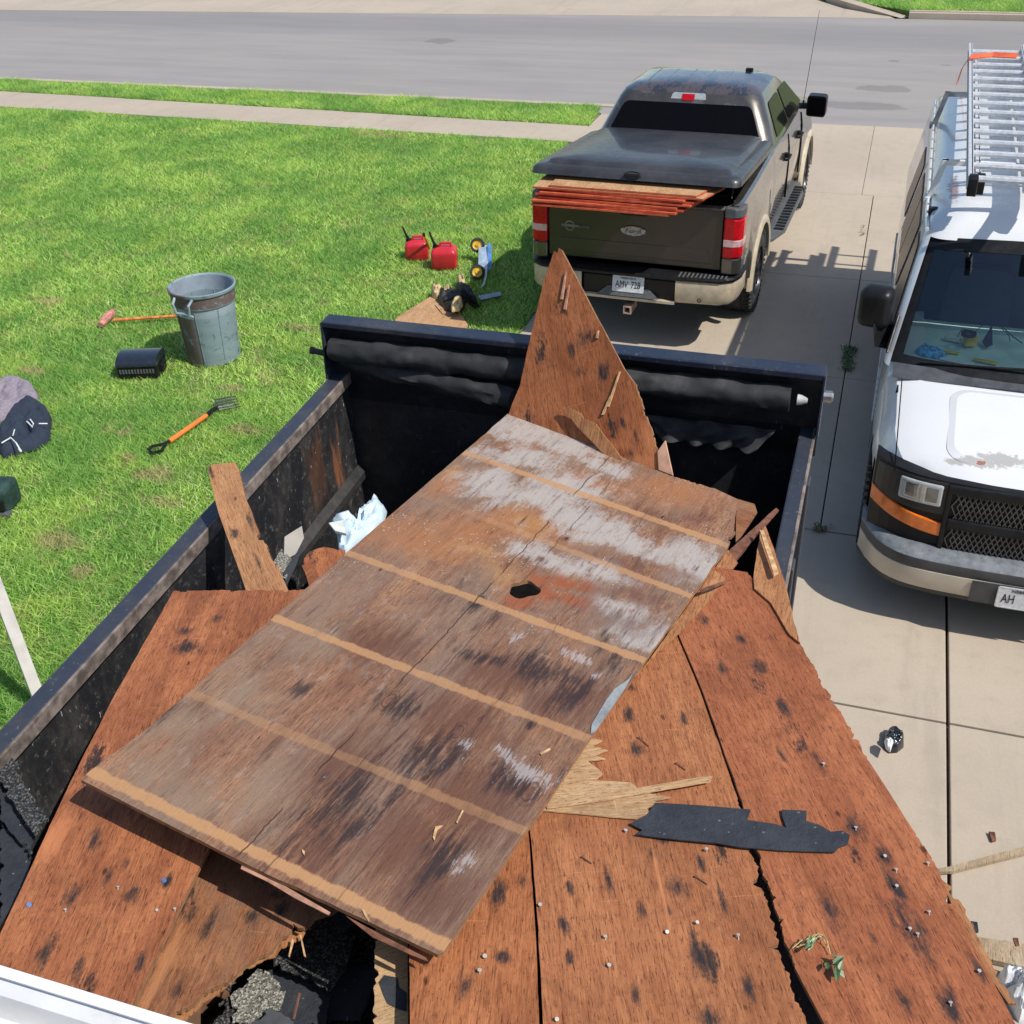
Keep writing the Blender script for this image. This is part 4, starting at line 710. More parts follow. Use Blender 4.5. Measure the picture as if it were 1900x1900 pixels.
# =================================================================== VEHICLES
def paint(name, base, metal=.0, rough=.3, coat=1, flake=None, blobs=(), blobcol=(.3, .12, .07), rim=(.4, .4, .4), dust=.25, dustc=(.3, .27, .22)):
    s = NT(name); n1 = s.noise(s.co, 2.1, 6, .65); n2 = s.noise(s.co, 14, 6, .7); c = s.mix(s.rng(n1, .35, .7, 0, dust), base, dustc)
    if flake: c = s.mix(s.math('MULTIPLY', s.rng(s.noise(s.map(flake[1]), 1.6, 7, .72), flake[2], flake[2]+.015), .8), c, flake[0])
    for bl, bc in blobs:
        d = s.near(bl, s.noise(s.co, 26, 8, .72), 4.2); c = s.mix(s.rng(d, 1.3, 1.25, 0, .9), c, rim); c = s.mix(s.rng(d, 1.05, 1.0), c, bc)
    return s.fin(c, s.rng(n2, .2, .8, rough*.8, rough*1.4), metal, .5, coat)
def rrect(xh, y0, y1, rc, z, n=6, x0=None):
    pts = []; x0 = -xh if x0 is None else x0
    for cx, cy, a0 in ((xh-rc, y0+rc, -pi/2), (xh-rc, y1-rc, 0), (x0+rc, y1-rc, pi/2), (x0+rc, y0+rc, pi)):
        for k in range(n+1):
            a = a0+pi/2*k/n; pts.append(Vector((cx+rc*cos(a), cy+rc*sin(a), z)))
    return pts
def text(txt, size, loc, rot, mat, parent, name='lettering', depth=.0015, sx=1):
    cu = bpy.data.curves.new(name, 'FONT'); cu.body = txt; cu.size = size; cu.extrude = depth; cu.align_x = 'CENTER'; cu.align_y = 'CENTER'
    o = bpy.data.objects.new(name, cu); C.objects.link(o); dg = bpy.context.evaluated_depsgraph_get(); me = bpy.data.meshes.new_from_object(o.evaluated_get(dg)); bpy.data.objects.remove(o)
    o = bpy.data.objects.new(name, me); me.materials.clear(); me.materials.append(mat); link(o, parent); o.location = loc; o.rotation_euler = rot; o.scale = (sx, 1, 1); return o
ink = plain('plate_ink', (.015, .02, .04), .5); inkblue = plain('plate_blue', (.05, .12, .4), .5)
platem = plain('plate_white', (.66, .68, .70), .35, var=.12, scale=40, dirt=(.5, .52, .5))
def plate(parent, loc, rot, top, num):
    e = bpy.data.objects.new('license_plate', None)
    b = MB(); o = b.prism([(p.x, p.y, 0) for p in rrect(.152, -.076, .076, .012, 0, 4)], (0, 0, .002)).build('license_plate', platem, parent); o.location = loc; o.rotation_euler = rot
    b = MB(); r1 = rrect(.150, -.074, .074, .012, .002, 4); r2 = rrect(.145, -.069, .069, .010, .004, 4); r3 = rrect(.141, -.065, .065, .009, .002, 4); b.grid([r1, r2, r3], cu=True); b.build('rim', platem, o, smooth=60)
    text(top, .026, (0, .052, .003), (0, 0, 0), ink, o, sx=1.15); 
    for t, x, s_ in num: text(t, .088, (x, -.008, .003), (0, 0, 0), ink, o, 'number', .0015, s_)
    return o
# ------------------------------------------------------------ pickup truck
TP = empty('pickup_truck', 'dark grey pickup truck parked with red boards under its raised bed cover', 'pickup truck', (-2.104, 9.864, 0), -.038)
pk = paint('truck_paint', (.085, .077, .067), .6, .26, 1, flake=((.22, .20, .17), (2, 1.2, 5), .60), dust=.6, dustc=(.18, .155, .13))  # base colour lightened to carry the reflection on the sides
pkroof = paint('roof_paint_sky_tint', (.045, .05, .062), .5, .24, 1, flake=((.17, .12, .10), (3.2, 1.6, 1), .48), dust=.3, dustc=(.1, .1, .1))  # worn roof copy of the paint, reflected sky blue in its base
pkt = paint('tailgate_paint', (.034, .026, .021), .2, .32, .45, dust=.5, dustc=(.060, .046, .036))
gy = plain('grey_plastic', (.10, .105, .11), .55, var=.2, scale=30, bump=.001)
def arch(y, yc, r, zc): d = r*r-(y-yc)**2; return zc+math.sqrt(d) if d > 0 else 0
ysb = sorted(set([.10, .13, .18]+[round(.25+.05*i, 3) for i in range(34)]+[1.945]))
rows = []
for y in ysb:
    w_ = np.interp(y, [.10, .16, .3, .9, 1.95], [.955, .985, .995, 1.0, .99]); zb = max(.54, arch(y, 1.2, .50, .40)); f = lambda z: zb+(z-.54)*(1.2-zb)/.66 if z < 1.2 else z
    fl = .045 if arch(y, 1.2, .56, .40) > .5 else 0; half = [(.001, .93), (.86, .93), (.86, 1.375), (.885, 1.40), (.945*w_, 1.40), (.972*w_, 1.38), (.982*w_, 1.26), (.992*w_, 1.2), (w_, f(1.05)), (w_+fl*.4, f(.85)), (w_*.99+fl*.7, f(.66)), (w_*.975+fl, zb)]
    rows.append([(-x, y, z) for x, z in half[::-1]]+[(x, y, z) for x, z in half])
b = MB(); b.grid(rows); b.build('bed', pk, TP, smooth=32)
b = MB()
for sx in (-1, 1):
    b.prism([(sx*.86, .101, .6), (sx*.86, .101, 1.39), (sx*.95, .101, 1.395), (sx*.95, .101, .6)], (0, .01, 0))
b.build('bed_end_post', pk, TP)
rows = []
for y in sorted(set([1.975, 2.0]+[round(2.05+.06*i, 3) for i in range(60)])):
    if y > 5.62: continue
    w_ = np.interp(y, [1.97, 2.1, 4.2, 4.9, 5.3, 5.62], [.985, .99, .985, 1.0, .96, .82]); zb = max(.52, arch(y, 4.73, .48, .40)); zt = np.interp(y, [1.97, 4.2, 4.5, 5.3, 5.55, 5.62], [1.395, 1.395, 1.33, 1.22, 1.12, .95])
    fl = .045 if arch(y, 4.73, .54, .40) > .5 else 0; f = lambda z: zb+(z-.52)*(1.05-zb)/.53 if z < 1.05 else min(z, zt-.1)
    half = [(.001, zt), (.8*w_, zt-.005), (.93*w_, zt-.012), (.958*w_, zt-.04), (.985*w_, f(1.2)), (w_, f(1.05)), (w_+fl*.4, f(.85)), (w_*.99+fl*.7, f(.66)), (w_*.975+fl, zb)]
    rows.append([(-x, y, z) for x, z in half[::-1]]+[(x, y, z) for x, z in half])
b = MB(); b.grid(rows); n = len(rows[0]); b.f.append(tuple(range(n))); b.mi.append(0); k = (len(rows)-1)*n; b.f.append(tuple(range(k, k+n))); b.mi.append(0); b.build('cab_body', pk, TP, smooth=32)
MB().box(-.85, .85, .2, 5.4, .42, .60).build('underbody_light_block', darkvoid, TP)  # dark box added under the body to block light
b = MB(); 
for y0, y1 in ((.62, 1.78), (4.15, 5.3)): MB().box(-.97, .97, y0, y1, .58, .92).build('wheel_well', darkvoid, TP)
# greenhouse
lev = [(1.39, .95, 1.985, 4.35, .16), (1.47, .925, 2.02, 4.2, .17), (1.80, .765, 2.20, 3.52, .17), (1.86, .725, 2.26, 3.42, .18), (1.905, .64, 2.36, 3.3, .2), (1.925, .43, 2.5, 3.15, .2), (1.93, .15, 2.7, 3.0, .08)]
rows = [rrect(xh, y0, y1, rc, z, 7) for z, xh, y0, y1, rc in lev]
b = MB(); b.grid(rows[:4], 0, cu=True); b.grid(rows[3:], 1, cu=True); b.f.append(tuple(len(b.v)-32+i for i in range(32))); b.mi.append(1); b.build('cab', [pk, pkroof], TP, smooth=50)
b = MB()
for x in (-.5, -.3, -.1, .1, .3, .5): b.tube([(x, 2.36, 1.898-.05*x*x), (x, 2.55, 1.925-.04*x*x), (x, 3.1, 1.925-.04*x*x), (x, 3.28, 1.902-.05*x*x)], .008, 6)
b.build('roof_rib', pkroof, TP)
def face(z, side, t):   # side 0=rear: t=x ; 1=right: t=y
    u = (z-1.47)/(1.80-1.47)
    if side == 0: return Vector((t, 2.02+(2.20-2.02)*u-.006, z))
    return Vector((.925+(.765-.925)*u+.006, t, z))
def panel(name, side, pts, mat, inset=.0, flip=1, th=.004):
    ps = [face(z, side, t) for t, z in pts]
    if side == 1 and flip < 0: ps = [Vector((-p.x, p.y, p.z)) for p in ps]
    n = (ps[1]-ps[0]).cross(ps[2]-ps[0]).normalized(); c = sum(ps, Vector())/len(ps)
    if n.dot(c-Vector((0, 3.2, 1.6))) < 0: n = -n
    return MB().prism(ps, n*th).build(name, mat, TP, bevel=0)
def rnd(poly, r=.05, n=4):
    out = []
    for i in range(len(poly)):
        a, b_, c_ = Vector(poly[i-1]), Vector(poly[i]), Vector(poly[(i+1) % len(poly)]); u = (a-b_); v = (c_-b_); r1 = min(r, u.length*.45, v.length*.45); p0 = b_+u.normalized()*r1; p1 = b_+v.normalized()*r1
        for k in range(n+1): t = k/n; q = p0*(1-t)**2+b_*2*t*(1-t)+p1*t*t; out.append(tuple(q))
    return out
panel('rear_window', 0, rnd([(-.82, 1.44), (.82, 1.44), (.665, 1.775), (-.665, 1.775)], .06), glassdark)
sidegl = NT('side_glass'); sidegl.fin((.010, .013, .010), .05, 0, .45, 0); sidegl = sidegl.m
for fl in (1, -1):
    panel('side_window', 1, rnd([(2.30, 1.45), (3.03, 1.45), (3.0, 1.76), (2.45, 1.76)], .05), sidegl, flip=fl)
    panel('side_window', 1, rnd([(3.12, 1.45), (4.02, 1.45), (3.55, 1.76), (3.10, 1.76)], .05), sidegl, flip=fl)
    sx = fl
    for y in (3.08, 4.12):
        w0 = .985; MB().prism([(sx*(w0+.012), y, .60), (sx*(w0+.0135), y, .95), (sx*(w0+.005), y, 1.15), (sx*(w0-.022), y, 1.30), (sx*(w0-.022), y+.006, 1.30), (sx*(w0+.005), y+.006, 1.15), (sx*(w0+.0135), y+.006, .95), (sx*(w0+.012), y+.006, .60)], (-sx*.02, 0, 0)).build('door_seam', darkvoid, TP)
    for y in (2.95, 3.98+.0):
        if y > 3.9: y = 3.98-.05
        b = MB(); b.tube([(sx*.985, y-.22, 1.12), (sx*1.03, y-.19, 1.125), (sx*1.03, y-.06, 1.125), (sx*.985, y-.03, 1.12)], .014, 8); b.tube([(sx*.99, y-.12, 1.08), (sx*.99, y-.12, 1.16)], .035, 10); b.build('door_handle', black, TP)
    # step board
    b = MB(); b.prism([(sx*.9, 1.95, .44), (sx*1.03, 2.0, .44), (sx*1.12, 2.35, .44), (sx*1.12, 3.75, .44), (sx*1.03, 4.15, .44), (sx*.9, 4.2, .44)], (0, 0, .04)); sb = b.build('running_board', gy, TP, bevel=.01)
    for k in range(16): y = 2.3+k*.105; MB().box(min(sx*1.0, sx*1.1), max(sx*1.0, sx*1.1), y, y+.05, .479, .492).build('tread', black, sb)
    b = MB()
    for yc, r_, zc in ((1.2, .50, .40), (4.73, .48, .40)):
        b = MB(); rows = []
        for k in range(25):
            a = R(-4)+k/24*R(188); yy = yc+cos(a); 
            rows.append([(sx*(x), yc+(r_+d)*cos(a), max(.40, zc+(r_+d)*sin(a))) for x, d in ((1.0, .075), (1.035, .06), (1.05, .02), (1.04, -.012), (.96, -.014))])
        b.grid(rows); b.build('wheel_arch_trim', tanp, TP, smooth=60)
    # tail light
    b = MB(); tb = [(sx*.835, .04), (sx*.93, .035), (sx*.985, .06), (sx*1.004, .12), (sx*1.004, .24), (sx*.9, .24), (sx*.835, .12)]
    def tl(z0, z1): return MB().prism([(x, y, z0) for x, y in tb], (0, 0, z1-z0))
    o = tl(.93, 1.29).build('tail_light', redlens, TP, bevel=.015)
    tb = [(x*1.003, y-.003) for x, y in tb]; tl(1.035, 1.10)  .build('reversing_lens', plain('pink_lens', (.62, .40, .40), .12, coat=1), o, bevel=.006); tb = [(x*.996, y+.004) for x, y in tb]
    tl(1.295, 1.385).build('corner_cap', gy, TP, bevel=.012); tl(.78, .925).build('corner_panel', pk, TP, bevel=.01)
    # mirror
    if sx < 0: continue
    mb = MB(); mb.prism(rnd([(sx*1.03, 3.93, 1.30), (sx*1.25, 3.90, 1.30), (sx*1.25, 3.90, 1.53), (sx*1.03, 3.93, 1.53)], .04), (0, .16, 0)); mo = mb.build('wing_mirror', black, TP, bevel=.02)
    MB().prism(rnd([(sx*1.05, 3.922, 1.32), (sx*1.235, 3.895, 1.32), (sx*1.235, 3.895, 1.51), (sx*1.05, 3.922, 1.51)], .03), (0, -.004, 0)).build('mirror_glass', glassdark, mo)
    b = MB(); b.tube([(sx*.93, 3.98, 1.40), (sx*1.08, 3.99, 1.40)], .035, 8); b.build('mirror_arm', black, mo)
# tailgate
b = MB(); b.box(-.825, .825, .065, .10, .80, 1.355); tg = b.build('tailgate', pkt, TP, bevel=.008)
b = MB(); b.prism([(-.74, .066, .86), (.74, .066, .86), (.70, .066, .985), (-.70, .066, .985)], (0, -.006, 0)); b.build('pressed_panel', pkt, tg, bevel=.004)
b = MB(); b.box(-.83, .83, .05, .14, 1.355, 1.375); b.build('tailgate_cap', plain('scuffed_cap', (.12, .11, .10), .4, var=.5), tg, bevel=.006)
MB().prism(rnd([(-.13, .063, 1.245), (.13, .063, 1.245), (.13, .063, 1.295), (-.13, .063, 1.295)], .02), (0, -.004, 0)).build('handle', black, tg)
badge = plain('worn_badge', (.42, .41, .37), .5, var=.4, scale=60, dirt=(.15, .13, .11))
bo = MB().prism([(.115*cos(a), .058, 1.10+.047*sin(a)) for a in np.linspace(0, 2*pi, 33)[:-1]], (0, -.006, 0)).build('oval_badge', badge, tg, bevel=.002)
MB().grid([[(.118*cos(a), .055, 1.10+.050*sin(a)) for a in np.linspace(0, 2*pi, 33)[:-1]], [(.110*cos(a), .05, 1.10+.043*sin(a)) for a in np.linspace(0, 2*pi, 33)[:-1]]], cu=True).build('badge_rim', chrome, bo)
text('Ford', .052, (0, .051, 1.10), (pi/2, 0, 0), plain('worn_ink', (.10, .10, .10), .6, var=.6, scale=90), bo, sx=1.5)
b = MB(); b.box(-.70, -.43, .060, .066, 1.088, 1.112); b.grid([[(-.615+.05*cos(a), .058, 1.10+.05*sin(a)) for a in np.linspace(0, 2*pi, 25)], [(-.615+.036*cos(a), .058, 1.10+.036*sin(a)) for a in np.linspace(0, 2*pi, 25)]]); b2 = b.build('side_badge', plain('grey_badge', (.17, .165, .15), .5), tg)
text('PRO', .034, (-.485, .058, 1.10), (pi/2, 0, 0), ink, b2, sx=1.3)
# bumper
def bump_curve(y0=0):
    return [(-1.0, .40), (-.995, .15), (-.95, .02), (-.85, -.05), (-.45, -.08), (.45, -.08), (.85, -.05), (.95, .02), (.995, .15), (1.0, .40)]
cv = bump_curve(); sec = [(.09, .74), (0.0, .735), (-.012, .70), (-.012, .55), (0.02, .50), (.08, .49)]
cn = [Vector((0, .3, 0)) for _ in cv]
def ring(cv, sec):
    rows = []
    for i, (x, y) in enumerate(cv):
        t = Vector((cv[min(i+1, len(cv)-1)][0]-cv[max(i-1, 0)][0], cv[min(i+1, len(cv)-1)][1]-cv[max(i-1, 0)][1])).normalized(); nn = Vector((-t.y, t.x)); rows.append([(x+nn.x*d, y+nn.y*d, z) for d, z in sec])
    return rows
bp = bpy.data.objects.new('rear_bumper', None); link(bp, TP)
for cc in (cv[:5], cv[5:]): MB().grid(ring(cc, sec)).build('bumper_end', tanp, bp, smooth=40)
MB().grid(ring([cv[4], (-.40, -.083), (.40, -.083), cv[5]], [(0.03, .515), (-.012, .51), (-.012, .485), (.03, .48)])).build('bumper_lower_strip', tanp, bp)
MB().box(-.445, .445, -.06, .02, .51, .70).build('bumper_recess', black, bp, bevel=.01)
pad = MB().grid(ring(cv, [(.16, .757), (.0, .757), (-.018, .745), (-.018, .722), (.05, .72)])).build('step_pad', black, bp, smooth=50)
for k in range(12): x = .47+k*.038; MB().box(x, x+.016, -.085+.05*max(0, (x-.5)/.4), .04, .756, .763).build('pad_ridge', gy, pad)
b = MB(); b.lathe([(.012, 0), (.018, .002), (.02, .0), (.012, -.004)], 12, mat=Matrix.Translation((.68, -.088, .55)) @ Matrix.Rotation(pi/2, 4, 'X')); b.build('bumper_sensor', black, bp)
MB().prism([(-.2, -.062, .60), (.2, -.062, .60), (.3, -.098, .522), (-.3, -.098, .522)], (0, -.004, 0)).build('step_plate', gy, bp)
plate(TP, (0, -.075, .635), (R(80), 0, 0), 'NEBRASKA', [('AMV', -.062, .68), ('728', .072, .72)])
b = MB()
for (x0, x1, z0, z1) in ((-.038, .038, .405, .417), (-.038, .038, .341, .353), (-.038, -.026, .353, .405), (.026, .038, .353, .405)): b.box(x0, x1, -.09, .15, z0, z1)
b.build('hitch_receiver', plain('hitch_paint', (.42, .30, .25), .6, var=.3), TP)
# brake light
o = MB().prism(rnd([(-.19, 2.232, 1.795), (.19, 2.232, 1.795), (.17, 2.268, 1.862), (-.17, 2.268, 1.862)], .02), (0, -.03, 0)).build('high_brake_light', clearlens, TP, bevel=.006)
MB().prism([(-.065, 2.199, 1.80), (.065, 2.199, 1.80), (.065, 2.235, 1.857), (-.065, 2.235, 1.857)], (0, -.006, 0)).build('red_segment', redlens, o)
b = MB(); b.box(.42, .50, 3.15, 3.2, 1.905, 1.95); b.build('roof_knob', black, TP, bevel=.01)
b = MB(); b.tube([(.93, 4.45, 1.28), (.935, 4.45, 1.36)], .012, 8); b.tube([(.935, 4.45, 1.36), (1.0, 4.47, 2.35)], [.004, .0022], 6); b.build('antenna', black, TP)
for sx in (-1, 1):
    for y in (1.2, 4.73): wheelset(TP, sx*.885, y, .405, .27, sx, rimgrey, True, spokes=8)
# bed cover, raised at the tail
ld = bpy.data.objects.new('bed_cover', None); link(ld, TP); ld.location = (0, 1.93, 1.425); ld.rotation_euler = (-R(4.7), 0, 0)
LV = [(1.0, .012, -.012), (1.0, .038, 0), (.995, .06, .008), (.975, .08, .03), (.94, .090, .06), (.885, .092, .12), (.865, .118, .145), (.83, .128, .18), (.55, .140, .45), (.3, .143, .7)]
rows = [rrect(.965*f_, -1.985+ins*.9, -.005-ins*.2, max(.03, .12*(1-f_*.3)), z, 7) for f_, z, ins in LV]
b = MB(); b.grid(rows, cu=True); nn = 32; k = len(b.v)-nn; b.f.append(tuple(k+i for i in range(nn))); b.mi.append(0); b.f.append(tuple(range(nn))); b.mi.append(0); 
pkl = paint('cover_paint', (.035, .036, .040), .25, .42, .35, flake=((.2, .2, .2), (9, 9, 9), .72), dust=.6, dustc=(.09, .09, .09)); cvr = b.build('cover_shell', pkl, ld, smooth=40)
b = MB(); 
b.lathe([(.0, .0), (.065, 0), (.078, .008), (.085, 0)], 24, mat=Matrix.Translation((0, -1.975, .05)) @ Matrix.Rotation(pi/2-.5, 4, 'X') @ Matrix.Diagonal((1, .45, 1, 1))); b.tube([(-.07, -2.0, .06), (.07, -2.0, .06)], .012, 8); b.build('cover_latch', black, ld)
for sx in (-1, 1):
    b = MB(); b.tube([(sx*.82, .42, 1.36), (sx*.8, .62, 1.58)], .011, 8); b.build('cover_strut', black, TP)
# red boards in the bed
orm = NT('red_edge_paint'); orm_n = orm.noise(orm.co, 14, 4); orm.fin(orm.mix(orm.rng(orm_n, .35, .65), (.50, .075, .03), (.62, .12, .05)), .7); orm = orm.m
topm = ply('fresh_board_top', (.55, .31, .15), (.32, .16, .08), (.62, .38, .2), None, seed=21, dens=.97)
TM = Matrix.Translation((-2.104, 9.864, 0)) @ Matrix.Rotation(-.038, 4, 'Z')
wd = ['lowest', 'second from the bottom', 'third from the bottom', 'fourth from the bottom', 'fifth from the bottom', 'fourth from the top', 'third from the top', 'second from the top', 'topmost']
specs = [(-.87, .40, -.30), (-.88, .46, -.29), (-.86, .52, -.28), (-.82, .46, -.27), (-.85, .58, -.26), (-.80, .60, -.25), (-.79, .52, -.25), (-.87, .68, -.24), (-.72, .62, -.23)]
for k, (x0, x1, y0) in enumerate(specs):
    z = 1.380+k*.0195+(0.008 if k > 3 else 0); b = MB(); sk = .03*math.sin(k*2.3)
    b.prism([(x0, y0+sk, z), (x1, y0-sk*.5, z), (x1+.12, y0+.38, z), (x1+.05, y0+1.5, z), (x0+.1, y0+1.5, z), (x0-.0, y0+.3, z)], (0, 0, .0155), 0, 1); b.mi = [0 if m_ == 0 else 1 for m_ in b.mi]
    o = b.build('red_board', [topm if k in (7, 8) else orm, orm], mw=TM @ Matrix.Translation((0, 0, 0)) @ Matrix.Rotation(R(.25*math.sin(k*3)), 4, 'Z')); tag(o, 'thin board with red edges on the truck tailgate, %s of its stack' % wd[k], 'board', 'red edged boards in the truck bed')

# ------------------------------------------------------------ white van
VM_ = Matrix.Translation((1.18, 6.09, 0)) @ Matrix.Rotation(-.012, 4, 'Z')
VN = empty('white_van', 'white work van with ladders on its roof rack and peeling paint, on the driveway', 'van', (1.18, 6.09, 0), -.012)
def vloc(px, py, z): p = VM_.inverted() @ at(px, py, z); return p.x, p.y
p1 = vloc(1817, 433, 2.0); p2 = vloc(1893, 442, 2.02); p3 = vloc(1815, 872, 1.0); p4 = vloc(1850, 870, 1.0); p5 = vloc(1765, 372, 1.95); p6 = vloc(1770, 862, 1.02)
vw = paint('van_paint', (.74, .75, .755), 0, .22, .8, blobs=[([(*p3, .11, .03), (*p4, .12, .035), (*p6, .05, .02)], (.45, .44, .42)), ([(*p1, .06, .05), (*p2, .06, .06), (*p5, .03, .25), (p3[0]+.02, p3[1], .03, .015)], (.36, .17, .12))], rim=(.55, .52, .48), dust=.12, dustc=(.6, .58, .54))
dashm = plain('dash_plastic', (.50, .62, .56), .7, var=.15, scale=6); dark2 = plain('dark_cabin', (.012, .017, .026), .7)
VLEN = 5.95
rows = []; ysv = sorted(set([.14, .2, .3]+[round(.35+.05*i, 3) for i in range(113)]))
ysv = [y for y in ysv if y <= VLEN]
for y in ysv:
    w_ = np.interp(y, [.14, .18, .24, .32, .45, .7, 1.2, 5.7, VLEN], [.62, .74, .84, .905, .95, .985, .995, .995, .95]); zb = max(.40, arch(y, .95, .44, .38), arch(y, 4.6, .44, .38)); zt = np.interp(y, [.14, .2, .35, .6, .85, 1.1, 6], [.985, 1.02, 1.07, 1.13, 1.18, 1.235, 1.24])
    f = lambda z: zb+(z-.40)*(.88-zb)/.48 if z < .88 else z
    e = np.interp(y, [.14, 1.1, 1.3], [.0, .0, .045]); half = [(.001, zt), (.45*w_, zt-.002), (.76*w_, zt-.012+e*.3), (.90*w_, zt-.05+e), (.962*w_, zt-.13+e*2), (.99*w_, (zt+.88)/2-.07+e*.6), (w_, f(.87)), (w_, f(.70)), (w_*.985, f(.5)), (w_*.96, zb)]
    rows.append([(-x, y, z) for x, z in half[::-1]]+[(x, y, z) for x, z in half])
b = MB(); b.grid(rows); n = len(rows[0]); k = (len(rows)-1)*n; b.f += [tuple(range(n)), tuple(range(k, k+n))]; b.mi += [0, 0]
for i, f_ in enumerate(b.f):
    if len(f_) == 4:
        c_ = sum((Vector(b.v[j]) for j in f_), Vector())/4
        if c_.y > 1.14 and abs(c_.x) < .80: b.mi[i] = 1 if c_.y < 2.02 else 2  # rear of the platform coloured near-black for the cabin's shade
b.build('body', [vw, dashm, dark2], VN, smooth=30)
MB().box(-.9, .9, .3, 5.8, .30, .5).build('underbody_light_block', darkvoid, VN)  # same dark light-blocking box added under the van
b = MB()
for yc in (.95, 4.6): MB().box(-.965, .965, yc-.46, yc+.46, .45, .86).build('wheel_well', darkvoid, VN)
lv = [(1.235, .993, 1.10, VLEN-.01, .12), (1.30, .985, 1.17, VLEN-.01, .13), (1.90, .86, 1.80, VLEN-.05, .15), (1.98, .82, 1.88, VLEN-.08, .17), (2.03, .74, 1.97, VLEN-.15, .2), (2.055, .60, 2.1, VLEN-.3, .2), (2.07, .3, 2.4, VLEN-.6, .1)]
rv = [rrect(xh, y0, y1, rc, z, 6) for z, xh, y0, y1, rc in lv]; b = MB(); b.grid(rv, cu=True); nn = 28; k = len(b.v)-nn; b.f.append(tuple(k+i for i in range(nn))); b.mi.append(0)
keep = []
for f_ in b.f:
    c_ = sum((Vector(b.v[j]) for j in f_), Vector())/len(f_)
    yf = 1.10+(c_.z-1.235)/(1.9-1.235)*.7
    keep.append(not (c_.z < 1.91 and c_.y < yf+.045 and abs(c_.x) < .95))
b.f = [f_ for f_, k_ in zip(b.f, keep) if k_]; b.mi = [0]*len(b.f)
b.build('roof_and_sides', vw, VN, smooth=35)
def wsp(x, t, off=0):   # windscreen surface, t 0 bottom .. 1 top
    h = .968*(1-t)+.842*t; u = x
    return Vector((u*h, 1.06+.11*u*u*(1-t)+.72*t+.05*u*u*t+.055*u**8-off*.6, 1.262-.01*u*u+.672*t-.03*u*u*t+off*.7))
glass = NT('windscreen_glass'); tr = glass.n('ShaderNodeBsdfTransparent'); tr.inputs[0].default_value = (.80, .96, .90, 1); gl = glass.n('ShaderNodeBsdfGlossy'); gl.inputs['Roughness'].default_value = .04; gl.inputs[0].default_value = (.8, .9, 1, 1)
fr_ = glass.n('ShaderNodeFresnel'); fr_.inputs[0].default_value = 1.5; mx = glass.n('ShaderNodeMixShader'); glass.L(glass.math('ADD', glass.math('MULTIPLY', fr_.outputs[0], .9), .05), mx.inputs[0]); glass.L(tr.outputs[0], mx.inputs[1]); glass.L(gl.outputs[0], mx.inputs[2]); glass.L(mx.outputs[0], glass.out.inputs[0]); glass = glass.m
b = MB(); b.grid([[wsp(x, t) for x in np.linspace(-.93, .93, 25)] for t in np.linspace(.055, .93, 9)]); b.build('windscreen', glass, VN, smooth=60)
b = MB()
us = np.linspace(-1, 1, 25)
b.grid([[wsp(x, t, .004) for x in us] for t in (-.02, .06)]); b.grid([[wsp(x, t, .004) for x in us] for t in (.90, 1.0)])
for s_ in (-1, 1): b.grid([[wsp(s_*x, t, .004) for x in (.915, .96, 1.0)] for t in np.linspace(.0, 1, 9)])
b.build('windscreen_seal', black, VN, smooth=60)
b = MB(); b.grid([[Vector((x*.93, .985+.06*x*x+t*.1, 1.225-.03*x*x*(1-t)+t*.038)) for x in us] for t in (0, .5, 1.0)]); b.build('cowl', plain('cowl_plastic', (.06, .065, .075), .6, bump=.002), VN, smooth=60)
# cabin
MB().box(-.85, .85, 2.15, 2.2, 1.2, 2.0).build('cabin_shade_panel', dark2, VN)  # dark panel added to stand for the dim cabin behind
b = MB(); 
for x in (-.42, .42): b.prism(rnd([(x-.24, 2.0, 1.2), (x+.24, 2.0, 1.2), (x+.2, 2.06, 1.62), (x-.2, 2.06, 1.62)], .06), (0, .08, .02))
b.build('seat', dark2, VN, bevel=.02)
b = MB(); b.tube([(.42+.19*cos(a), 1.52+.06*sin(a), 1.36+.17*sin(a)) for a in np.linspace(0, 2*pi, 25)], .014, 8); b.build('steering_wheel', black, VN)
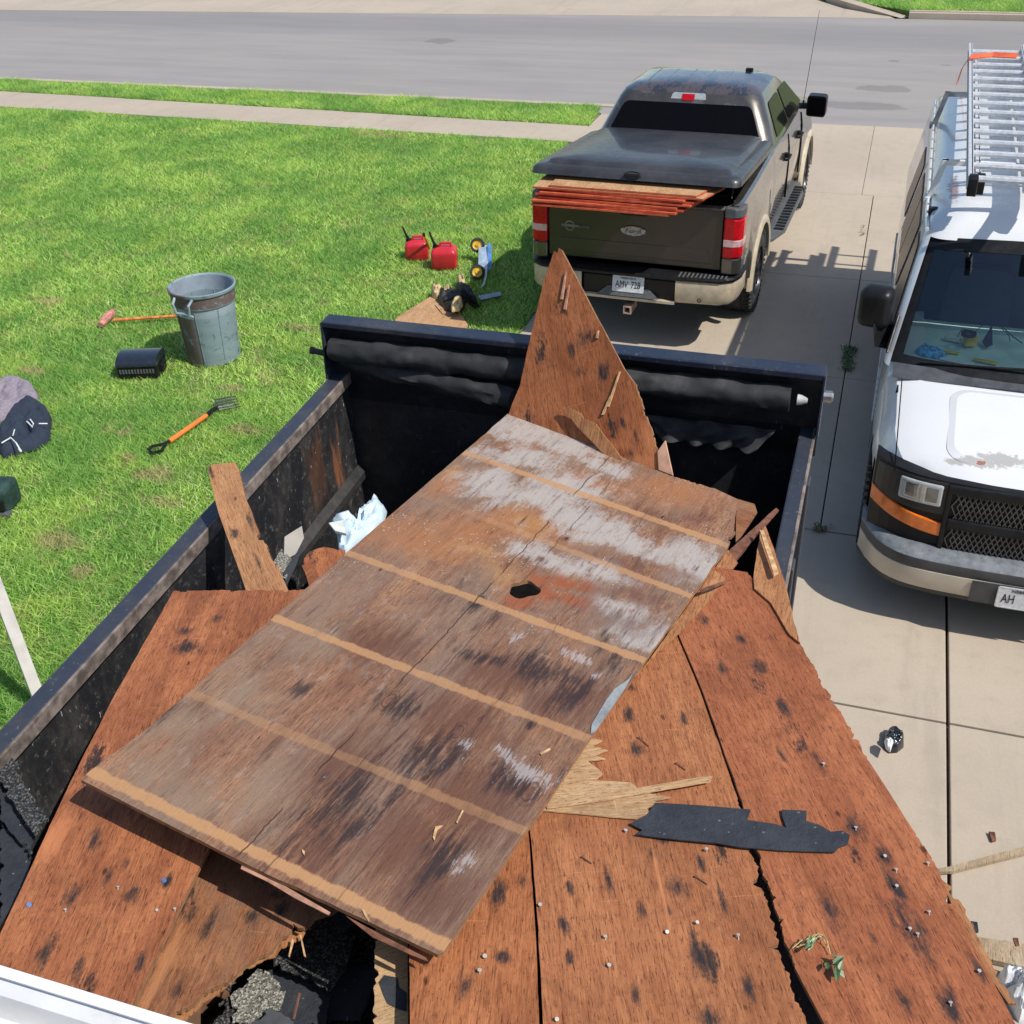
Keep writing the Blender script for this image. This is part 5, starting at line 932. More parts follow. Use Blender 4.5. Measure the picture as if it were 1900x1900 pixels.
# side glazing
def vface(z, y, sx, off=.005): u = (z-1.30)/.6; return Vector((sx*(.985-.125*u+off), y, z))
vglass = NT('van_side_glass'); vglass.fin((.012, .013, .014), .25, 0, .15, 0); vglass = vglass.m
for sx in (-1, 1):
    for poly in ([(1.42, 1.33), (2.22, 1.33), (2.22, 1.80), (1.93, 1.80)], [(2.38, 1.34), (3.05, 1.34), (3.05, 1.80), (2.38, 1.80)], [(3.09, 1.34), (3.72, 1.34), (3.72, 1.80), (3.09, 1.80)], [(4.0, 1.36), (4.62, 1.36), (4.62, 1.78), (4.0, 1.78)]):
        ps = [vface(z, y, sx) for y, z in rnd(poly, .05)]; n = Vector((sx, 0, .2)).normalized(); o = MB().prism(ps, n*.003).build('side_window', vglass, VN)
        ps2 = [vface(z, y, sx, .002) for y, z in rnd([(y+(.02 if y > sum(q[0] for q in poly)/4 else -.02), z+(.02 if z > 1.5 else -.02)) for y, z in poly], .06)]; MB().prism(ps2, n*.003).build('window_rubber', black, o)
    for y in (1.32, 2.30, 3.85): MB().prism([(sx*.9985, y, .50), (sx*.9985, y, 1.0), vface(1.30, y, sx, .001), vface(1.86, y+(.55 if y < 1.5 else 0), sx, .001), vface(1.86, y+.006+(.55 if y < 1.5 else 0), sx, .001), vface(1.30, y+.006, sx, .001), (sx*.9985, y+.006, 1.0), (sx*.9985, y+.006, .5)], (sx*.002, 0, 0)).build('door_seam', darkvoid, VN)
    b = MB(); b.box(min(sx*.985, sx*1.02), max(sx*.985, sx*1.02), 2.12, 2.26, 1.10, 1.15); b.build('door_handle', black, VN, bevel=.008); MB().box(min(sx*.985, sx*1.02), max(sx*.985, sx*1.02), 2.36, 2.42, 1.04, 1.16).build('door_handle', black, VN, bevel=.008)
    b = MB(); b.box(min(sx*.99, sx*1.01), max(sx*.99, sx*1.01), 1.5, 5.6, .62, .68); b.build('rub_strip', plain('van_trim', (.5, .5, .5), .5), VN, bevel=.006)
    # mirror
    T = Matrix.Translation((sx*1.10, 1.38, 1.545)) @ Matrix.Rotation(sx*.25, 4, 'Z') @ Matrix.Scale(.88, 4); ms = []
    for yy, s_ in ((-.085, .62), (-.075, .82), (-.03, .97), (.05, 1.0), (.075, .97)): ms.append([T @ Vector((p.x*s_, yy, p.y*s_)) for p in rrect(.125, -.165, .155, .06, 0, 5)])
    b = MB(); b.grid(ms, cu=True); b.f += [tuple(range(24)), tuple(len(b.v)-24+i for i in range(24))]; b.mi += [0, 0]; mo = b.build('wing_mirror', black, VN, smooth=50)
    b = MB(); b.prism([(sx*1.07, 1.27, 1.30), (sx*1.10, 1.27, 1.46), (sx*.97, 1.45, 1.40), (sx*.97, 1.38, 1.24)], (0, .07, 0)); b.prism([vface(1.30, 1.18, sx, -.01), vface(1.31, 1.52, sx, -.01), vface(1.50, 1.42, sx, -.01)], (sx*.02, 0, 0)); b.build('mirror_bracket', black, mo, bevel=.012)
    MB().prism([T @ Vector((p.x*.9, .078, p.y*.9)) for p in rrect(.125, -.165, .155, .06, 0, 5)], T.to_3x3() @ Vector((0, .003, 0))).build('mirror_glass', chrome, mo)
# front end
def yf(x): a = abs(x)/.965; return .055+.035*a*a+.20*a**6
def fpanel(name, x0, x1, z0, z1, mat, off, parent, n=10, zf0=None, zf1=None, th=.03, bev=0):
    zf0 = zf0 or (lambda x: z0); zf1 = zf1 or (lambda x: z1); fr0, fr1, bk0, bk1 = [], [], [], []
    for x in np.linspace(x0, x1, n):
        y = yf(x)-off; sl = .10; fr0.append((x, y+(zf0(x)-.6)*sl, zf0(x))); fr1.append((x, y+(zf1(x)-.6)*sl, zf1(x))); bk0.append((x, y+th+(zf0(x)-.6)*sl, zf0(x))); bk1.append((x, y+th+(zf1(x)-.6)*sl, zf1(x)))
    b = MB(); b.grid([bk0, fr0, fr1, bk1]); b.f.append((0, n, 2*n, 3*n)); b.f.append((n-1, 2*n-1, 3*n-1, 4*n-1)); b.mi += [0, 0]
    return b.build(name, mat, parent, bevel=bev)
fas = fpanel('front_fascia', -.955, .955, .53, .97, black, 0, VN, 31, zf1=lambda x: .985+.03*abs(x)**2, th=.12)
for sx in (-1, 1):
    def q(a, b_): return (sx*a, sx*b_) if sx > 0 else (sx*b_, sx*a)
    hs = fpanel('headlight', *q(.55, .80), .825, .965, clearlens, .020, VN, 8, bev=.012)
    fpanel('headlight_surround', *q(.52, .94), .775, .985, plain('lamp_housing', (.022, .022, .023), .35), .008, VN, 12, bev=.006)
    fpanel('reflector', *q(.57, .65), .845, .948, plain('reflector_dark', (.20, .21, .20), .15, .6), .0215, hs, 4, bev=.01); fpanel('reflector', *q(.685, .775), .845, .948, chrome, .0215, hs, 4, bev=.01)
    fpanel('reflector_divider', *q(.655, .675), .845, .948, chrome, .023, hs, 3)
    fpanel('turn_signal', *q(.50, .958), 0, 0, amber, .018, VN, 20, bev=.006, zf0=lambda x: .635+.085*((abs(x)-.5)/.46)**1.6, zf1=lambda x: .722+.095*((abs(x)-.5)/.46)**1.6)
fpanel('grille_bar', -.50, .50, .705, .765, black, .030, VN, 11, bev=.01)
fpanel('grille_frame', -.53, -.50, .545, .955, black, .026, VN, 3, bev=.006); fpanel('grille_frame', .50, .53, .545, .955, black, .026, VN, 3, bev=.006); fpanel('grille_top', -.53, .53, .93, .985, black, .028, VN, 9, bev=.01)
b = MB(); meshm = plain('grille_mesh', (.10, .10, .105), .3, .5)
for z0, z1 in ((.555, .70), (.77, .928)):
    for k in range(-2, 34):
        x = -.50+k*.031
        for s_ in (-1, 1):
            xa, xb = (x, x+.055*(z1-z0)/.15*1.4) if s_ > 0 else (x+.055*(z1-z0)/.15*1.4, x)
            pa = []
            for t in (0, .5, 1):
                xx = xa+(xb-xa)*t
                if -.495 < xx < .495: zz = z0+(z1-z0)*t; pa.append((xx, yf(xx)-.012-(.003 if s_ > 0 else 0)+(zz-.6)*.1, zz))
            if len(pa) > 1: b.tube(pa, .0042, 4)
tag(b.build('grille_mesh', meshm, VN), kind='stuff')
bg_ = plain('bumper_grey', (.16, .175, .19), .5, var=.2, scale=20, dirt=(.3, .31, .32)); bgd = plain('bumper_dark', (.055, .058, .062), .55, var=.2)
def brow(sec, name, mat, bev=0, n=37, sm=40, parent=None):
    rows = []
    for x in np.linspace(-1, 1, n):
        a = abs(x); X = x*.985; row = []
        for d, z in sec: row.append((X*(1-.03*max(0, d)/.1), -.075+.06*a*a+.34*a**8-d+0.0, z))
        rows.append(row)
    return MB().grid(rows).build(name, mat, parent or VN, smooth=sm)
fb = brow([(-.16, .555), (-.10, .562), (-.02, .54), (.0, .52)], 'front_bumper', bg_)
brow([(.0, .52), (.006, .50), (.0, .455), (-.012, .45)], 'bumper_band', bgd, parent=fb)
brow([(-.012, .45), (.003, .445), (.008, .38), (-.004, .315), (-.05, .30)], 'bumper_face', plain('bumper_beige', (.50, .45, .37), .35, .1, var=.08, scale=6, coat=.4), parent=fb)
brow([(-.10, .31), (-.10, .22), (-.25, .20)], 'air_dam', bgd, parent=fb)
pl = plate(VN, (.0, -.096, .372), (R(88), 0, 0), 'NEBRASKA', [('AH', -.085, .62)])
MB().box(-.30, .32, -.088, -.08, .30, .45).build('plate_backing', bgd, VN)
for sx in (-1, 1):
    for y in (.95, 4.6): wheelset(VN, sx*.86, y, .375, .235, sx, steel, True)
for k, (a, b_) in enumerate((((-.66, 1.02, 1.275), (.05, 1.15, 1.325)), ((.15, 1.02, 1.28), (.80, 1.22, 1.37)))):
    b = MB(); q_ = [Vector(wsp(x, t, .02)) for x, t in (((-.80, .02), (-.30, .06), (.18, .07)) if k == 0 else ((-.02, .02), (.4, .05), (.85, .07)))]; b.tube(q_, .009, 6); b.tube([Vector((.05 if k == 0 else .62, 1.0, 1.26)), wsp(-.05 if k == 0 else .6, .07, .035), q_[1]], .011, 6); b.build('wiper', black, VN)
b = MB(); b.tube([(-.885, .93, 1.12), (-.885, .93, 1.20)], [.012, .003], 8); b.build('antenna_stub', black, VN)
MB().prism([(-.848, .15, 1.0), (-.868, 1.0, 1.195), (-.862, 1.0, 1.197), (-.842, .15, 1.003)], (0, 0, .012)).build('bonnet_seam', darkvoid, VN)
b = MB(); rr = [(p.x, p.y, 1.155+.0*p.y) for p in rrect(.46, .40, .95, .1, 0, 6)]
def hz(y): return float(np.interp(y, [.14, .2, .35, .6, .85, 1.1], [.985, 1.02, 1.07, 1.13, 1.18, 1.235]))
r1 = rrect(.56, .28, .97, .12, 0, 6); r2 = rrect(.52, .32, .93, .10, 0, 6); b.grid([[(p.x, p.y, hz(p.y)-.003) for p in r1], [(p.x, p.y, hz(p.y)+.009) for p in r2]], cu=True); b.v += [(p.x, p.y, hz(p.y)+.009) for p in r2]; m_ = len(r2); base = len(b.v)-m_; b.v.append((0, .62, hz(.62)+.012)); b.f += [(base+i, base+(i+1) % m_, base+m_) for i in range(m_)]; b.mi += [0]*m_
b.build('bonnet_bulge', vw, VN, smooth=50)
b = MB()
for x in (-.62, -.4, -.2, 0, .2, .4, .62): b.tube([(x, 2.35, 2.045-.03*abs(x)), (x, 5.3, 2.045-.03*abs(x))], .014, 6)
b.build('roof_rib', vw, VN)
b = MB()
for sx in (-1, 1): b.tube([(sx*.845, 1.86, 1.94), (sx*.855, 2.2, 1.955), (sx*.855, 5.7, 1.955)], .014, 6)
b.build('drip_rail', vw, VN)
for y in (2.55, 4.75):
    b = MB(); b.box(-.80, .80, y-.02, y+.02, 2.20, 2.235)
    for sx in (-1, 1): b.prism([(sx*.87, y-.03, 1.95), (sx*.80, y-.03, 2.235), (sx*.76, y-.03, 2.235), (sx*.83, y-.03, 1.95)], (0, .06, 0)); b.box(min(sx*.84, sx*.885), max(sx*.84, sx*.885), y-.05, y+.05, 1.93, 1.97)
    b.build('rack_bar', white if y < 3 else steel, VN)
# ladders on the rack (world coordinates)
def ladder(label, A, B, wdt, dx, z, n, rr_=.021):
    A, B = Vector((A.x, A.y, 0)), Vector((B.x, B.y, 0)); t = (B-A).normalized(); r_ = Vector((t.y, -t.x, 0)); L = (B-A).length
    M = Matrix((( r_.x, t.x, 0, A.x), (r_.y, t.y, 0, A.y), (0, 0, 1, z), (0, 0, 0, 1)))
    e = empty('ladder', label, 'ladder'); e.matrix_world = M
    for x in (0, wdt):
        s_ = -1 if x == 0 else 1; b = MB(); b.box(x-.006, x+.006, 0, L, -.04, .04); b.box(min(x, x+s_*.028), max(x, x+s_*.028), 0, L, .034, .040); b.box(min(x, x+s_*.028), max(x, x+s_*.028), 0, L, -.040, -.034); b.build('rail', alu, e)
        b = MB(); b.box(x-.022, x+.03, -.10, .03, -.055, .055); [b.box(x-.024, x+.032, -.09+i*.025, -.08+i*.025, -.058, .058) for i in range(4)]; b.build('ladder_foot', black, e, bevel=.004)
    for k in range(n):
        y = .12+k*.305
        if y < L: MB().tube([(0, y, 0), (wdt, y, 0)], rr_, 8).build('rung', alu, e)
    return e
A_ = at(1801, 352, 2.32); B_ = at(1801, 96, 2.32)
ladder('upper aluminium ladder on the van roof, with the black foot toward the windscreen', A_, B_, .44, 0, 2.36, 16)
A2 = A_+Vector((.07, .35, 0)); B2 = B_+Vector((.07, .10, 0)); ladder('lower aluminium ladder on the van roof, right under the other one', A2, B2, .40, 0, 2.272, 16)
A3 = A_+Vector((.62, .9, 0)); B3 = B_+Vector((.62, .35, 0)); ladder('aluminium ladder lying on the right side of the van roof', A3, B3, .40, 0, 2.28, 14)
strap = plain('orange_strap', (.62, .10, .03), .7); q_ = [at(1773, 158, 1.98), at(1783, 128, 2.2), at(1797, 108, 2.42), at(1840, 104, 2.42), at(1885, 106, 2.42)]
b = MB(); b.grid([[p+Vector((0, -.03, 0)) for p in q_], [p+Vector((.02, .03, .03)) for p in q_], [p+Vector((.02, .03, .024)) for p in q_], [p+Vector((0, -.03, -.006)) for p in q_]]); tag(b.build('ratchet_strap', strap), 'orange strap tying the ladders to the van roof', 'strap')
# bits on the dash
def vbox(name, label, cat, px, py, z, sx_, sy_, sz_, rz, mat, bev=.004):
    b = MB(); b.box(-sx_/2, sx_/2, -sy_/2, sy_/2, 0, sz_); o = b.build(name, mat, bevel=bev); o.location = at(px, py, z); o.rotation_euler = (0, 0, rz); tag(o, label, cat); return o
yel = plain('yellow_plastic', (.72, .45, .03), .4)
vbox('tape_measure', 'yellow tape measure on the van dashboard', 'tape measure', 1798, 640, 1.25, .085, .07, .075, .3, yel, .012)
b = MB(); b.lathe([(.03, 0), (.05, 0), (.05, .02), (.03, .02), (.03, 0)], 20, mat=Matrix.Translation(at(1797, 622, 1.345))); tag(b.build('black_ring', black), 'small black ring on top of the yellow tape measure', 'ring')
vbox('yellow_pencil', 'yellow marker lying on the dashboard below the tape measure', 'marker', 1764, 655, 1.245, .11, .025, .012, -.1, yel)
vbox('yellow_pencil', 'longer yellow marker near the wiper on the dashboard', 'marker', 1828, 672, 1.245, .15, .035, .012, -.25, yel)
vbox('paper_sheet', 'white paper at the foot of the windscreen', 'paper', 1776, 670, 1.244, .22, .06, .002, -.25, white, 0)
vbox('white_box', 'small pale packet left of the tape measure', 'packet', 1768, 632, 1.245, .11, .05, .035, -.2, plain('packet', (.6, .58, .5), .7), .006)
crumple('blue_wrapper', 'crumpled blue wrapper in the left corner of the dashboard', 'wrapper', [(1698, 650), (1712, 640), (1742, 648), (1758, 660), (1740, 664), (1706, 658)], 1.25, .04, plain('blue_wrap', (.12, .35, .65), .5, var=.6, scale=40), 8, 5, 30, .9)
b = MB(); b.tube([at(1775, 628, 1.27), at(1785, 610, 1.33), at(1795, 612, 1.33)], .003, 5); b.tube([at(1810, 615, 1.32), at(1825, 602, 1.36), at(1850, 602, 1.38), at(1872, 622, 1.30), at(1874, 634, 1.27)], .003, 5); b.tube([at(1858, 605, 1.34), at(1880, 625, 1.3), at(1897, 637, 1.28)], .004, 5); tag(b.build('cable', black), 'thin black cable looping over the dashboard', 'cable')
b = MB(); b.prism([at(1841, 603, 1.36), at(1842, 640, 1.27), at(1830, 645, 1.26), at(1822, 635, 1.27)], (0, .01, 0)); tag(b.build('black_card', dark2), 'dark pointed card standing on the dashboard', 'card')

# =================================================================== THINGS ON THE LAWN
def place(o, px, py, z=0, rz=0): o.location = at(px, py, z); o.rotation_euler = (0, 0, rz); return o
# bin
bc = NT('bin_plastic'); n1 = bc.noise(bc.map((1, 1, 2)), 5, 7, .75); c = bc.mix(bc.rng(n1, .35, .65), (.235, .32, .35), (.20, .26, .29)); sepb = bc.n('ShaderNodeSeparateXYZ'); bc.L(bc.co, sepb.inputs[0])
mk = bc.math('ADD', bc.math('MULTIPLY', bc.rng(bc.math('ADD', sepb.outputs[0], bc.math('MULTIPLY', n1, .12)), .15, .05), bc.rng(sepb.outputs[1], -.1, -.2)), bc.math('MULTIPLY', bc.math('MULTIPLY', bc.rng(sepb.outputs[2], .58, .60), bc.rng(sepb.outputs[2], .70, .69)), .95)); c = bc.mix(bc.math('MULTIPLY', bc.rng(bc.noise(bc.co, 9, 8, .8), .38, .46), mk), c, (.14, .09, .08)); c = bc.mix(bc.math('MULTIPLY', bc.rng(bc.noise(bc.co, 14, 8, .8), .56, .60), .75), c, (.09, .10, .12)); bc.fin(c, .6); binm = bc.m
BN = empty('trash_can', 'grey blue plastic trash can with worn brown patches, standing open on the lawn', 'trash can', at(398, 660), 0)
pr = [(.001, .02), (.235, .02), (.24, 0), (.25, 0), (.252, .05), (.282, .58), (.295, .585), (.302, .70), (.315, .705), (.318, .73), (.305, .735), (.292, .72), (.300, .716)]
MB().lathe(pr, 64).build('can_body', binm, BN, smooth=40); MB().lathe([(.303, .73), (.292, .72), (.285, .6), (.245, .06), (.001, .05)], 64).build('can_lining', plain('bin_inside', (.29, .35, .40), .6, var=.12, scale=4, dirt=(.17, .14, .14)), BN, smooth=40)
for k in range(8):
    a = k*pi/4+.2; MB().tube([((.253)*cos(a), (.253)*sin(a), .05), (.281*cos(a), .281*sin(a), .57)], .007, 6).build('rib', binm, BN)
for a in (-pi/2-.05, pi/2+.1):
    M = Matrix.Rotation(a, 4, 'Z'); b = MB()
    for s_ in (-1, 1): b.tube([M @ Vector((.30, s_*.095, .70)), M @ Vector((.355, s_*.085, .66)), M @ Vector((.345, s_*.07, .56)), M @ Vector((.30, s_*.07, .53))], .013, 8)
    b.tube([M @ Vector((.345, -.075, .57)), M @ Vector((.345, .075, .57))], .014, 8); b.build('handle', plain('bin_handle', (.27, .33, .37), .6), BN)
# gas cans
canm = plain('red_can', (.58, .022, .035), .35, var=.12, scale=8, coat=.2)
def gascan(px, py, rz, label, ln, wd_, h, extra=None):
    e = empty('gas_can', label, 'gas can', at(px, py), rz, 'red gas cans on the lawn')
    rows = [rrect(ln/2*f, -wd_/2*f, wd_/2*f, .03, z, 5) for f, z in ((.9, 0), (1, .02), (1, h*.62), (.98, h*.72), (.80, h*.86), (.6, h*.9))]
    b = MB(); b.grid(rows, cu=True); k = len(b.v)-24; b.f.append(tuple(k+i for i in range(24))); b.mi.append(0); b.build('can_body', canm, e, smooth=40)
    b = MB(); b.tube([(ln*.28, 0, h*.8), (ln*.26, 0, h*1.06), (-ln*.12, 0, h*1.06), (-ln*.2, 0, h*.84)], .017, 8); b.build('carry_handle', canm, e, smooth=40)
    b = MB(); b.lathe([(.001, h*.93), (.03, h*.93), (.034, h*.95), (.034, h*.84)], 14, mat=Matrix.Translation((-ln*.33, 0, 0))); b.build('cap', black, e)
    b = MB(); b.tube([(-ln*.33, 0, h*.93), (-ln*.42, 0, h*1.15), (-ln*.55, 0.02, h*1.55)], [.022, .014, .01], 8); b.build('spout', black, e)
    if extra == 'label': MB().box(-ln*.502, -ln*.498, -wd_*.35, wd_*.3, h*.12, h*.5).build('paper_label', plain('can_label', (.5, .36, .24), .7, var=.4, scale=40), e)
    return e
gascan(775, 478, R(20), 'left red gas can with black spout and a paper label', .27, .21, .24, 'label'); gascan(826, 494, R(15), 'right red gas can, larger and closer, with black spout', .29, .25, .26)
b = MB(); b.tube([at(797, 460, .12), at(787, 437, .34)], [.017, .012], 8); b.tube([at(787, 437, .34), at(786, 434, .37)], .018, 8, 1); tag(b.build('spare_spout', [yel, black]), 'yellow spout sticking up between the two red gas cans', 'spout')
# magnetic sweeper
MS = empty('magnetic_sweeper', 'blue magnetic sweeper with two yellow wheels standing on the lawn', 'sweeper', at(895, 510))
def loc(px, py, z): return at(px, py, z)-at(895, 510)
w1, w2 = loc(886, 455, .18), loc(886, 505, .09); bl = plain('sweeper_blue', (.07, .20, .46), .4); bl2 = plain('sweeper_grey', (.33, .42, .52), .35)
ax = (w2-w1).normalized()
vd = (at(886, 480, .1)-Vector((0, 0, CH))).normalized()
for p in (w1, w2):
    nrm = (-vd+Vector((-.2, .0, .15))).normalized(); M = Matrix.Translation(p) @ nrm.to_track_quat('Z', 'Y').to_matrix().to_4x4()
    ty = MB().lathe([(.055, -.018), (.078, -.018), (.084, -.008), (.084, .008), (.078, .018), (.055, .018)], 28, mat=M).build('wheel', rubber, MS, smooth=40)
    b = MB(); b.lathe([(.0, .015), (.018, .017), (.02, .006), (.05, .006), (.058, .012), (.058, -.01), (.0, -.01)], 28, mat=M); b.build('hub', yel, ty, smooth=40)
a_, b__ = loc(896, 458, .17), loc(896, 500, .08); sidev = Vector((.055, 0, 0)); back = Vector((0, .07, .0))
b = MB(); b.prism([a_-sidev, a_+sidev, b__+sidev, b__-sidev], back); b.build('magnet_housing', bl2, MS, bevel=.006)
b = MB(); b.prism([a_+sidev*1.02+Vector((0, -.004, .03)), a_+sidev*1.5, b__+sidev*1.5, b__+sidev*1.02], back); b.build('housing_side', bl, MS, bevel=.005)
b = MB(); b.tube([loc(906, 462, .16), loc(901, 515, .05), loc(897, 530, .02), loc(893, 533, .04)], .011, 8); b.build('handle', alu, MS)
# board on the lawn with tool belts
MB().prism([at(x, y, .045) for x, y in ((735, 590), (805, 546), (838, 556), (868, 602), (860, 640), (720, 640))], (0, 0, -.012)).build('plywood_offcut', topm)
tag(bpy.data.objects['plywood_offcut'], 'clean tan board lying on the grass behind the trailer', 'board')
leath = plain('black_leather', (.03, .028, .026), .6, var=.4, scale=20, bump=.003); tanl = plain('tan_leather', (.50, .38, .19), .7, var=.3, scale=15, bump=.003)
TB = empty('tool_belt', 'black tool belt with tan pouches lying at the corner of the tan board', 'tool belt', at(845, 560))
I0 = Vector(at(845, 560))
def child_crumple(name, pts, z, h, mat, seed):
    o = crumple(name, None, None, pts, z, h, mat, seed, 8, 40, .7, TB); o.matrix_parent_inverse = Matrix.Translation(I0).inverted(); return o
child_crumple('black_pouch', [(812, 548), (830, 542), (852, 546), (866, 556), (862, 572), (845, 578), (826, 574), (814, 562)], .05, .14, leath, 11)
child_crumple('tool_loop', [(846, 532), (856, 528), (872, 540), (884, 556), (888, 566), (876, 562), (858, 550)], .05, .10, leath, 12)
child_crumple('tan_pouch', [(800, 540), (818, 534), (822, 546), (812, 554), (802, 550)], .06, .10, tanl, 13)
child_crumple('tan_pouch', [(823, 540), (836, 540), (834, 552), (824, 552)], .09, .10, tanl, 14)
child_crumple('tan_pouch', [(846, 560), (857, 556), (859, 566), (852, 576), (838, 578), (836, 570)], .12, .09, tanl, 15)
child_crumple('tan_pouch', [(848, 520), (862, 518), (864, 530), (852, 534)], .05, .10, tanl, 16)
for ps_ in ([(822, 560, .16), (850, 548, .18), (874, 556, .14), (890, 570, .05)], [(846, 530, .12), (860, 545, .15), (870, 562, .12), (884, 572, .04)], [(815, 552, .14), (826, 575, .10), (850, 580, .08)]):
    q_ = [at(x, y, z)-I0 for x, y, z in ps_]; d_ = Vector((.012, -.012, .02)); MB().grid([[p-d_ for p in q_], [p+d_ for p in q_], [p+d_*.8+Vector((.004, 0, 0)) for p in q_]]).build('belt_strap', leath, TB)
b = MB(); b.prism([at(x, y, .05) for x, y in ((886, 549), (927, 541), (931, 548), (892, 556))], (0, 0, -.012)); tag(b.build('steel_blade', plain('blade', (.22, .25, .30), .3, .7)), 'flat steel blade lying on the shaded grass', 'tool')
# black box
BX = empty('black_case', 'small black plastic case with a rounded lid on the lawn by the trash can', 'case', at(266, 690), .33)
rows = [[(x, .17*cos(a)*(.92 if False else 1), .13+.075*sin(a)**.6 if sin(a) > 0 else .13) for a in [pi*k/12 for k in range(13)]] for x in (-.19, -.185, .185, .19)]
b = MB(); b.box(-.19, .19, -.16, .16, .0, .14); b.build('case_base', black, BX, bevel=.015)
b = MB(); b.grid(rows); n_ = 13; b.f += [tuple(range(n_)), tuple(3*n_+i for i in range(n_))]; b.mi += [0, 0]; b.build('case_lid', plain('case_lid', (.016, .022, .035), .28, var=.1, coat=.3), BX, smooth=50)
b = MB()
for k in range(12): b.box(-.165+k*.028, -.150+k*.028, -.168, -.158, .06, .10)
b.build('vent_rib', gy, BX)
for sx in (-1, 1): MB().box(sx*.19-.03, sx*.19+.03, -.06, .06, .02, .10).build('carry_handle', black, BX, bevel=.012)
# sledge like tool by the bin
HT = empty('long_handled_hammer', 'orange handled tool with a faded pink head lying behind the trash can', 'tool', at(197, 592))
def lc(px, py, z): return at(px, py, z)-at(197, 592)
b = MB(); b.tube([lc(210, 594, .05), lc(345, 585, .05)], .016, 8); b.build('handle', plain('orange_wood', (.60, .19, .05), .7, var=.4, scale=20), HT)
b = MB(); b.tube([lc(187, 603, .05), lc(192, 596, .06), lc(206, 582, .06), lc(209, 578, .05)], [.03, .042, .042, .03], 10); b.build('head', plain('pink_paint', (.55, .22, .18), .7, var=.4, scale=20), HT)
# garden fork
FK = empty('garden_fork', 'garden fork with orange shaft and black tines lying on the lawn', 'fork', at(345, 795))
def lf(px, py, z=.05): return at(px, py, z)-at(345, 795)
b = MB(); b.tube([lf(314, 819), lf(383, 771)], .021, 10); b.build('shaft', plain('orange_fibreglass', (.72, .20, .04), .4, var=.1), FK)
b = MB(); b.tube([lf(383, 771), lf(396, 760), lf(404, 755)], [.02, .022, .012], 8); b.build('socket', black, FK)
for k in range(5):
    t = (k-2); b = MB(); b.tube([lf(402, 755), lf(399+2*k, 742+5*k*.9, .06), lf(424+3*k, 737+4.5*k, .05), lf(438+2.2*k, 735+5*k*.95, .03)], [.008, .009, .008, .005], 6); b.build('tine', plain('fork_steel', (.10, .11, .10), .5, .5), FK)
b = MB(); b.tube([lf(314, 819), lf(303, 824), lf(282, 828), lf(275, 834, .04), lf(283, 841, .04), lf(300, 836), lf(306, 826)], .014, 8); b.build('grip', black, FK)
# clothes
crumple('grey_sweatshirt', 'mauve grey sweatshirt dropped on the lawn behind the navy one', 'sweatshirt', [(-25, 722), (10, 706), (35, 704), (60, 716), (72, 735), (68, 755), (40, 775), (-5, 782), (-30, 765)], .02, .11, plain('grey_fleece', (.26, .22, .26), .95, var=.15, scale=50, bump=.003), 21, 18, 90, .6)
NV = crumple('navy_hoodie', 'navy hooded sweatshirt with white cords lying on the lawn', 'hoodie', [(18, 775), (35, 750), (58, 742), (85, 755), (96, 775), (94, 815), (70, 832), (30, 842), (5, 848), (-10, 830), (2, 800)], .02, .13, plain('navy_fleece', (.020, .030, .052), .95, var=.2, scale=50, bump=.003), 23, 20, 96, .65)
b = MB(); b.tube([at(50, 782, .15), at(60, 792, .155), at(62, 786, .155), at(56, 778, .155)], .006, 6); b.tube([at(72, 786, .15), at(88, 786, .13)], .005, 6); b.tube([at(3, 822, .12), at(20, 812, .14), at(30, 822, .14), at(37, 834, .11)], .006, 6); b.tube([at(27, 797, .15), at(24, 808, .15)], .005, 6); b.tube([at(35, 832, .12), at(39, 838, .09)], .010, 6); b.build('hood_cord', white, NV)
BG = empty('green_black_bag', 'dark green and black bag cut off at the left, on the lawn', 'bag', at(5, 945), .2)
b = MB(); b.box(-.22, .10, -.08, .16, 0, .22); b.build('bag_body', plain('bag_nylon', (.02, .05, .045), .7, var=.4, bump=.003), BG, bevel=.04); b = MB(); b.box(-.2, .08, -.10, -.06, .03, .14); b.build('front_pocket', black, BG, bevel=.02); b = MB(); b.box(.03, .11, -.12, -.05, .0, .03); b.build('buckle', gy, BG, bevel=.005)
# leaning white post
pA = at(82, 1322, 0); pB = at(0, 1105, .75); dr = (pB-pA).normalized(); b = MB(); M = Matrix.Translation(pA) @ dr.to_track_quat('Z', 'X').to_matrix().to_4x4(); b.box(-.034, .034, -.034, .034, -.1, 2.3, mat=M)
tag(b.build('white_post', plain('chipped_white', (.66, .63, .60), .6, var=.1, scale=8, dirt=(.35, .31, .27)), bevel=.004), 'chipped white post leaning over the grass at the left edge', 'post')
# weeds in the joints
def weeds(label, pts, n, r, seed):
    rs = random.Random(seed); b = MB()
    for k in range(n):
        t = rs.random()*(len(pts)-1); i = int(t); p = at(*pts[i], 0).lerp(at(*pts[i+1], 0), t-i)+Vector((rs.gauss(0, r), rs.gauss(0, r), 0)); a = rs.uniform(0, 6.3); l = rs.uniform(.02, .06); d = Vector((cos(a), sin(a), 0)); s_ = Vector((-sin(a), cos(a), 0))*.008
        b.add([p, p+d*l*.5+s_+Vector((0, 0, l*.6)), p+d*l+Vector((0, 0, l*.4)), p+d*l*.5-s_+Vector((0, 0, l*.6))], [(0, 1, 2, 3)])
    tag(b.build('weeds', leafm if n > 100 else plain('dry_weed', (.16, .15, .07), .8)), label, 'weed', kind='stuff')
weeds('dark green weeds growing in the driveway joint', [(1578, 645), (1574, 665), (1570, 690)], 220, .026, 3); weeds('dry weed tuft at the driveway joint crossing', [(1515, 985), (1527, 978)], 45, .012, 4); weeds('small weeds in the long driveway joint', [(1603, 420), (1600, 440)], 16, .01, 6)
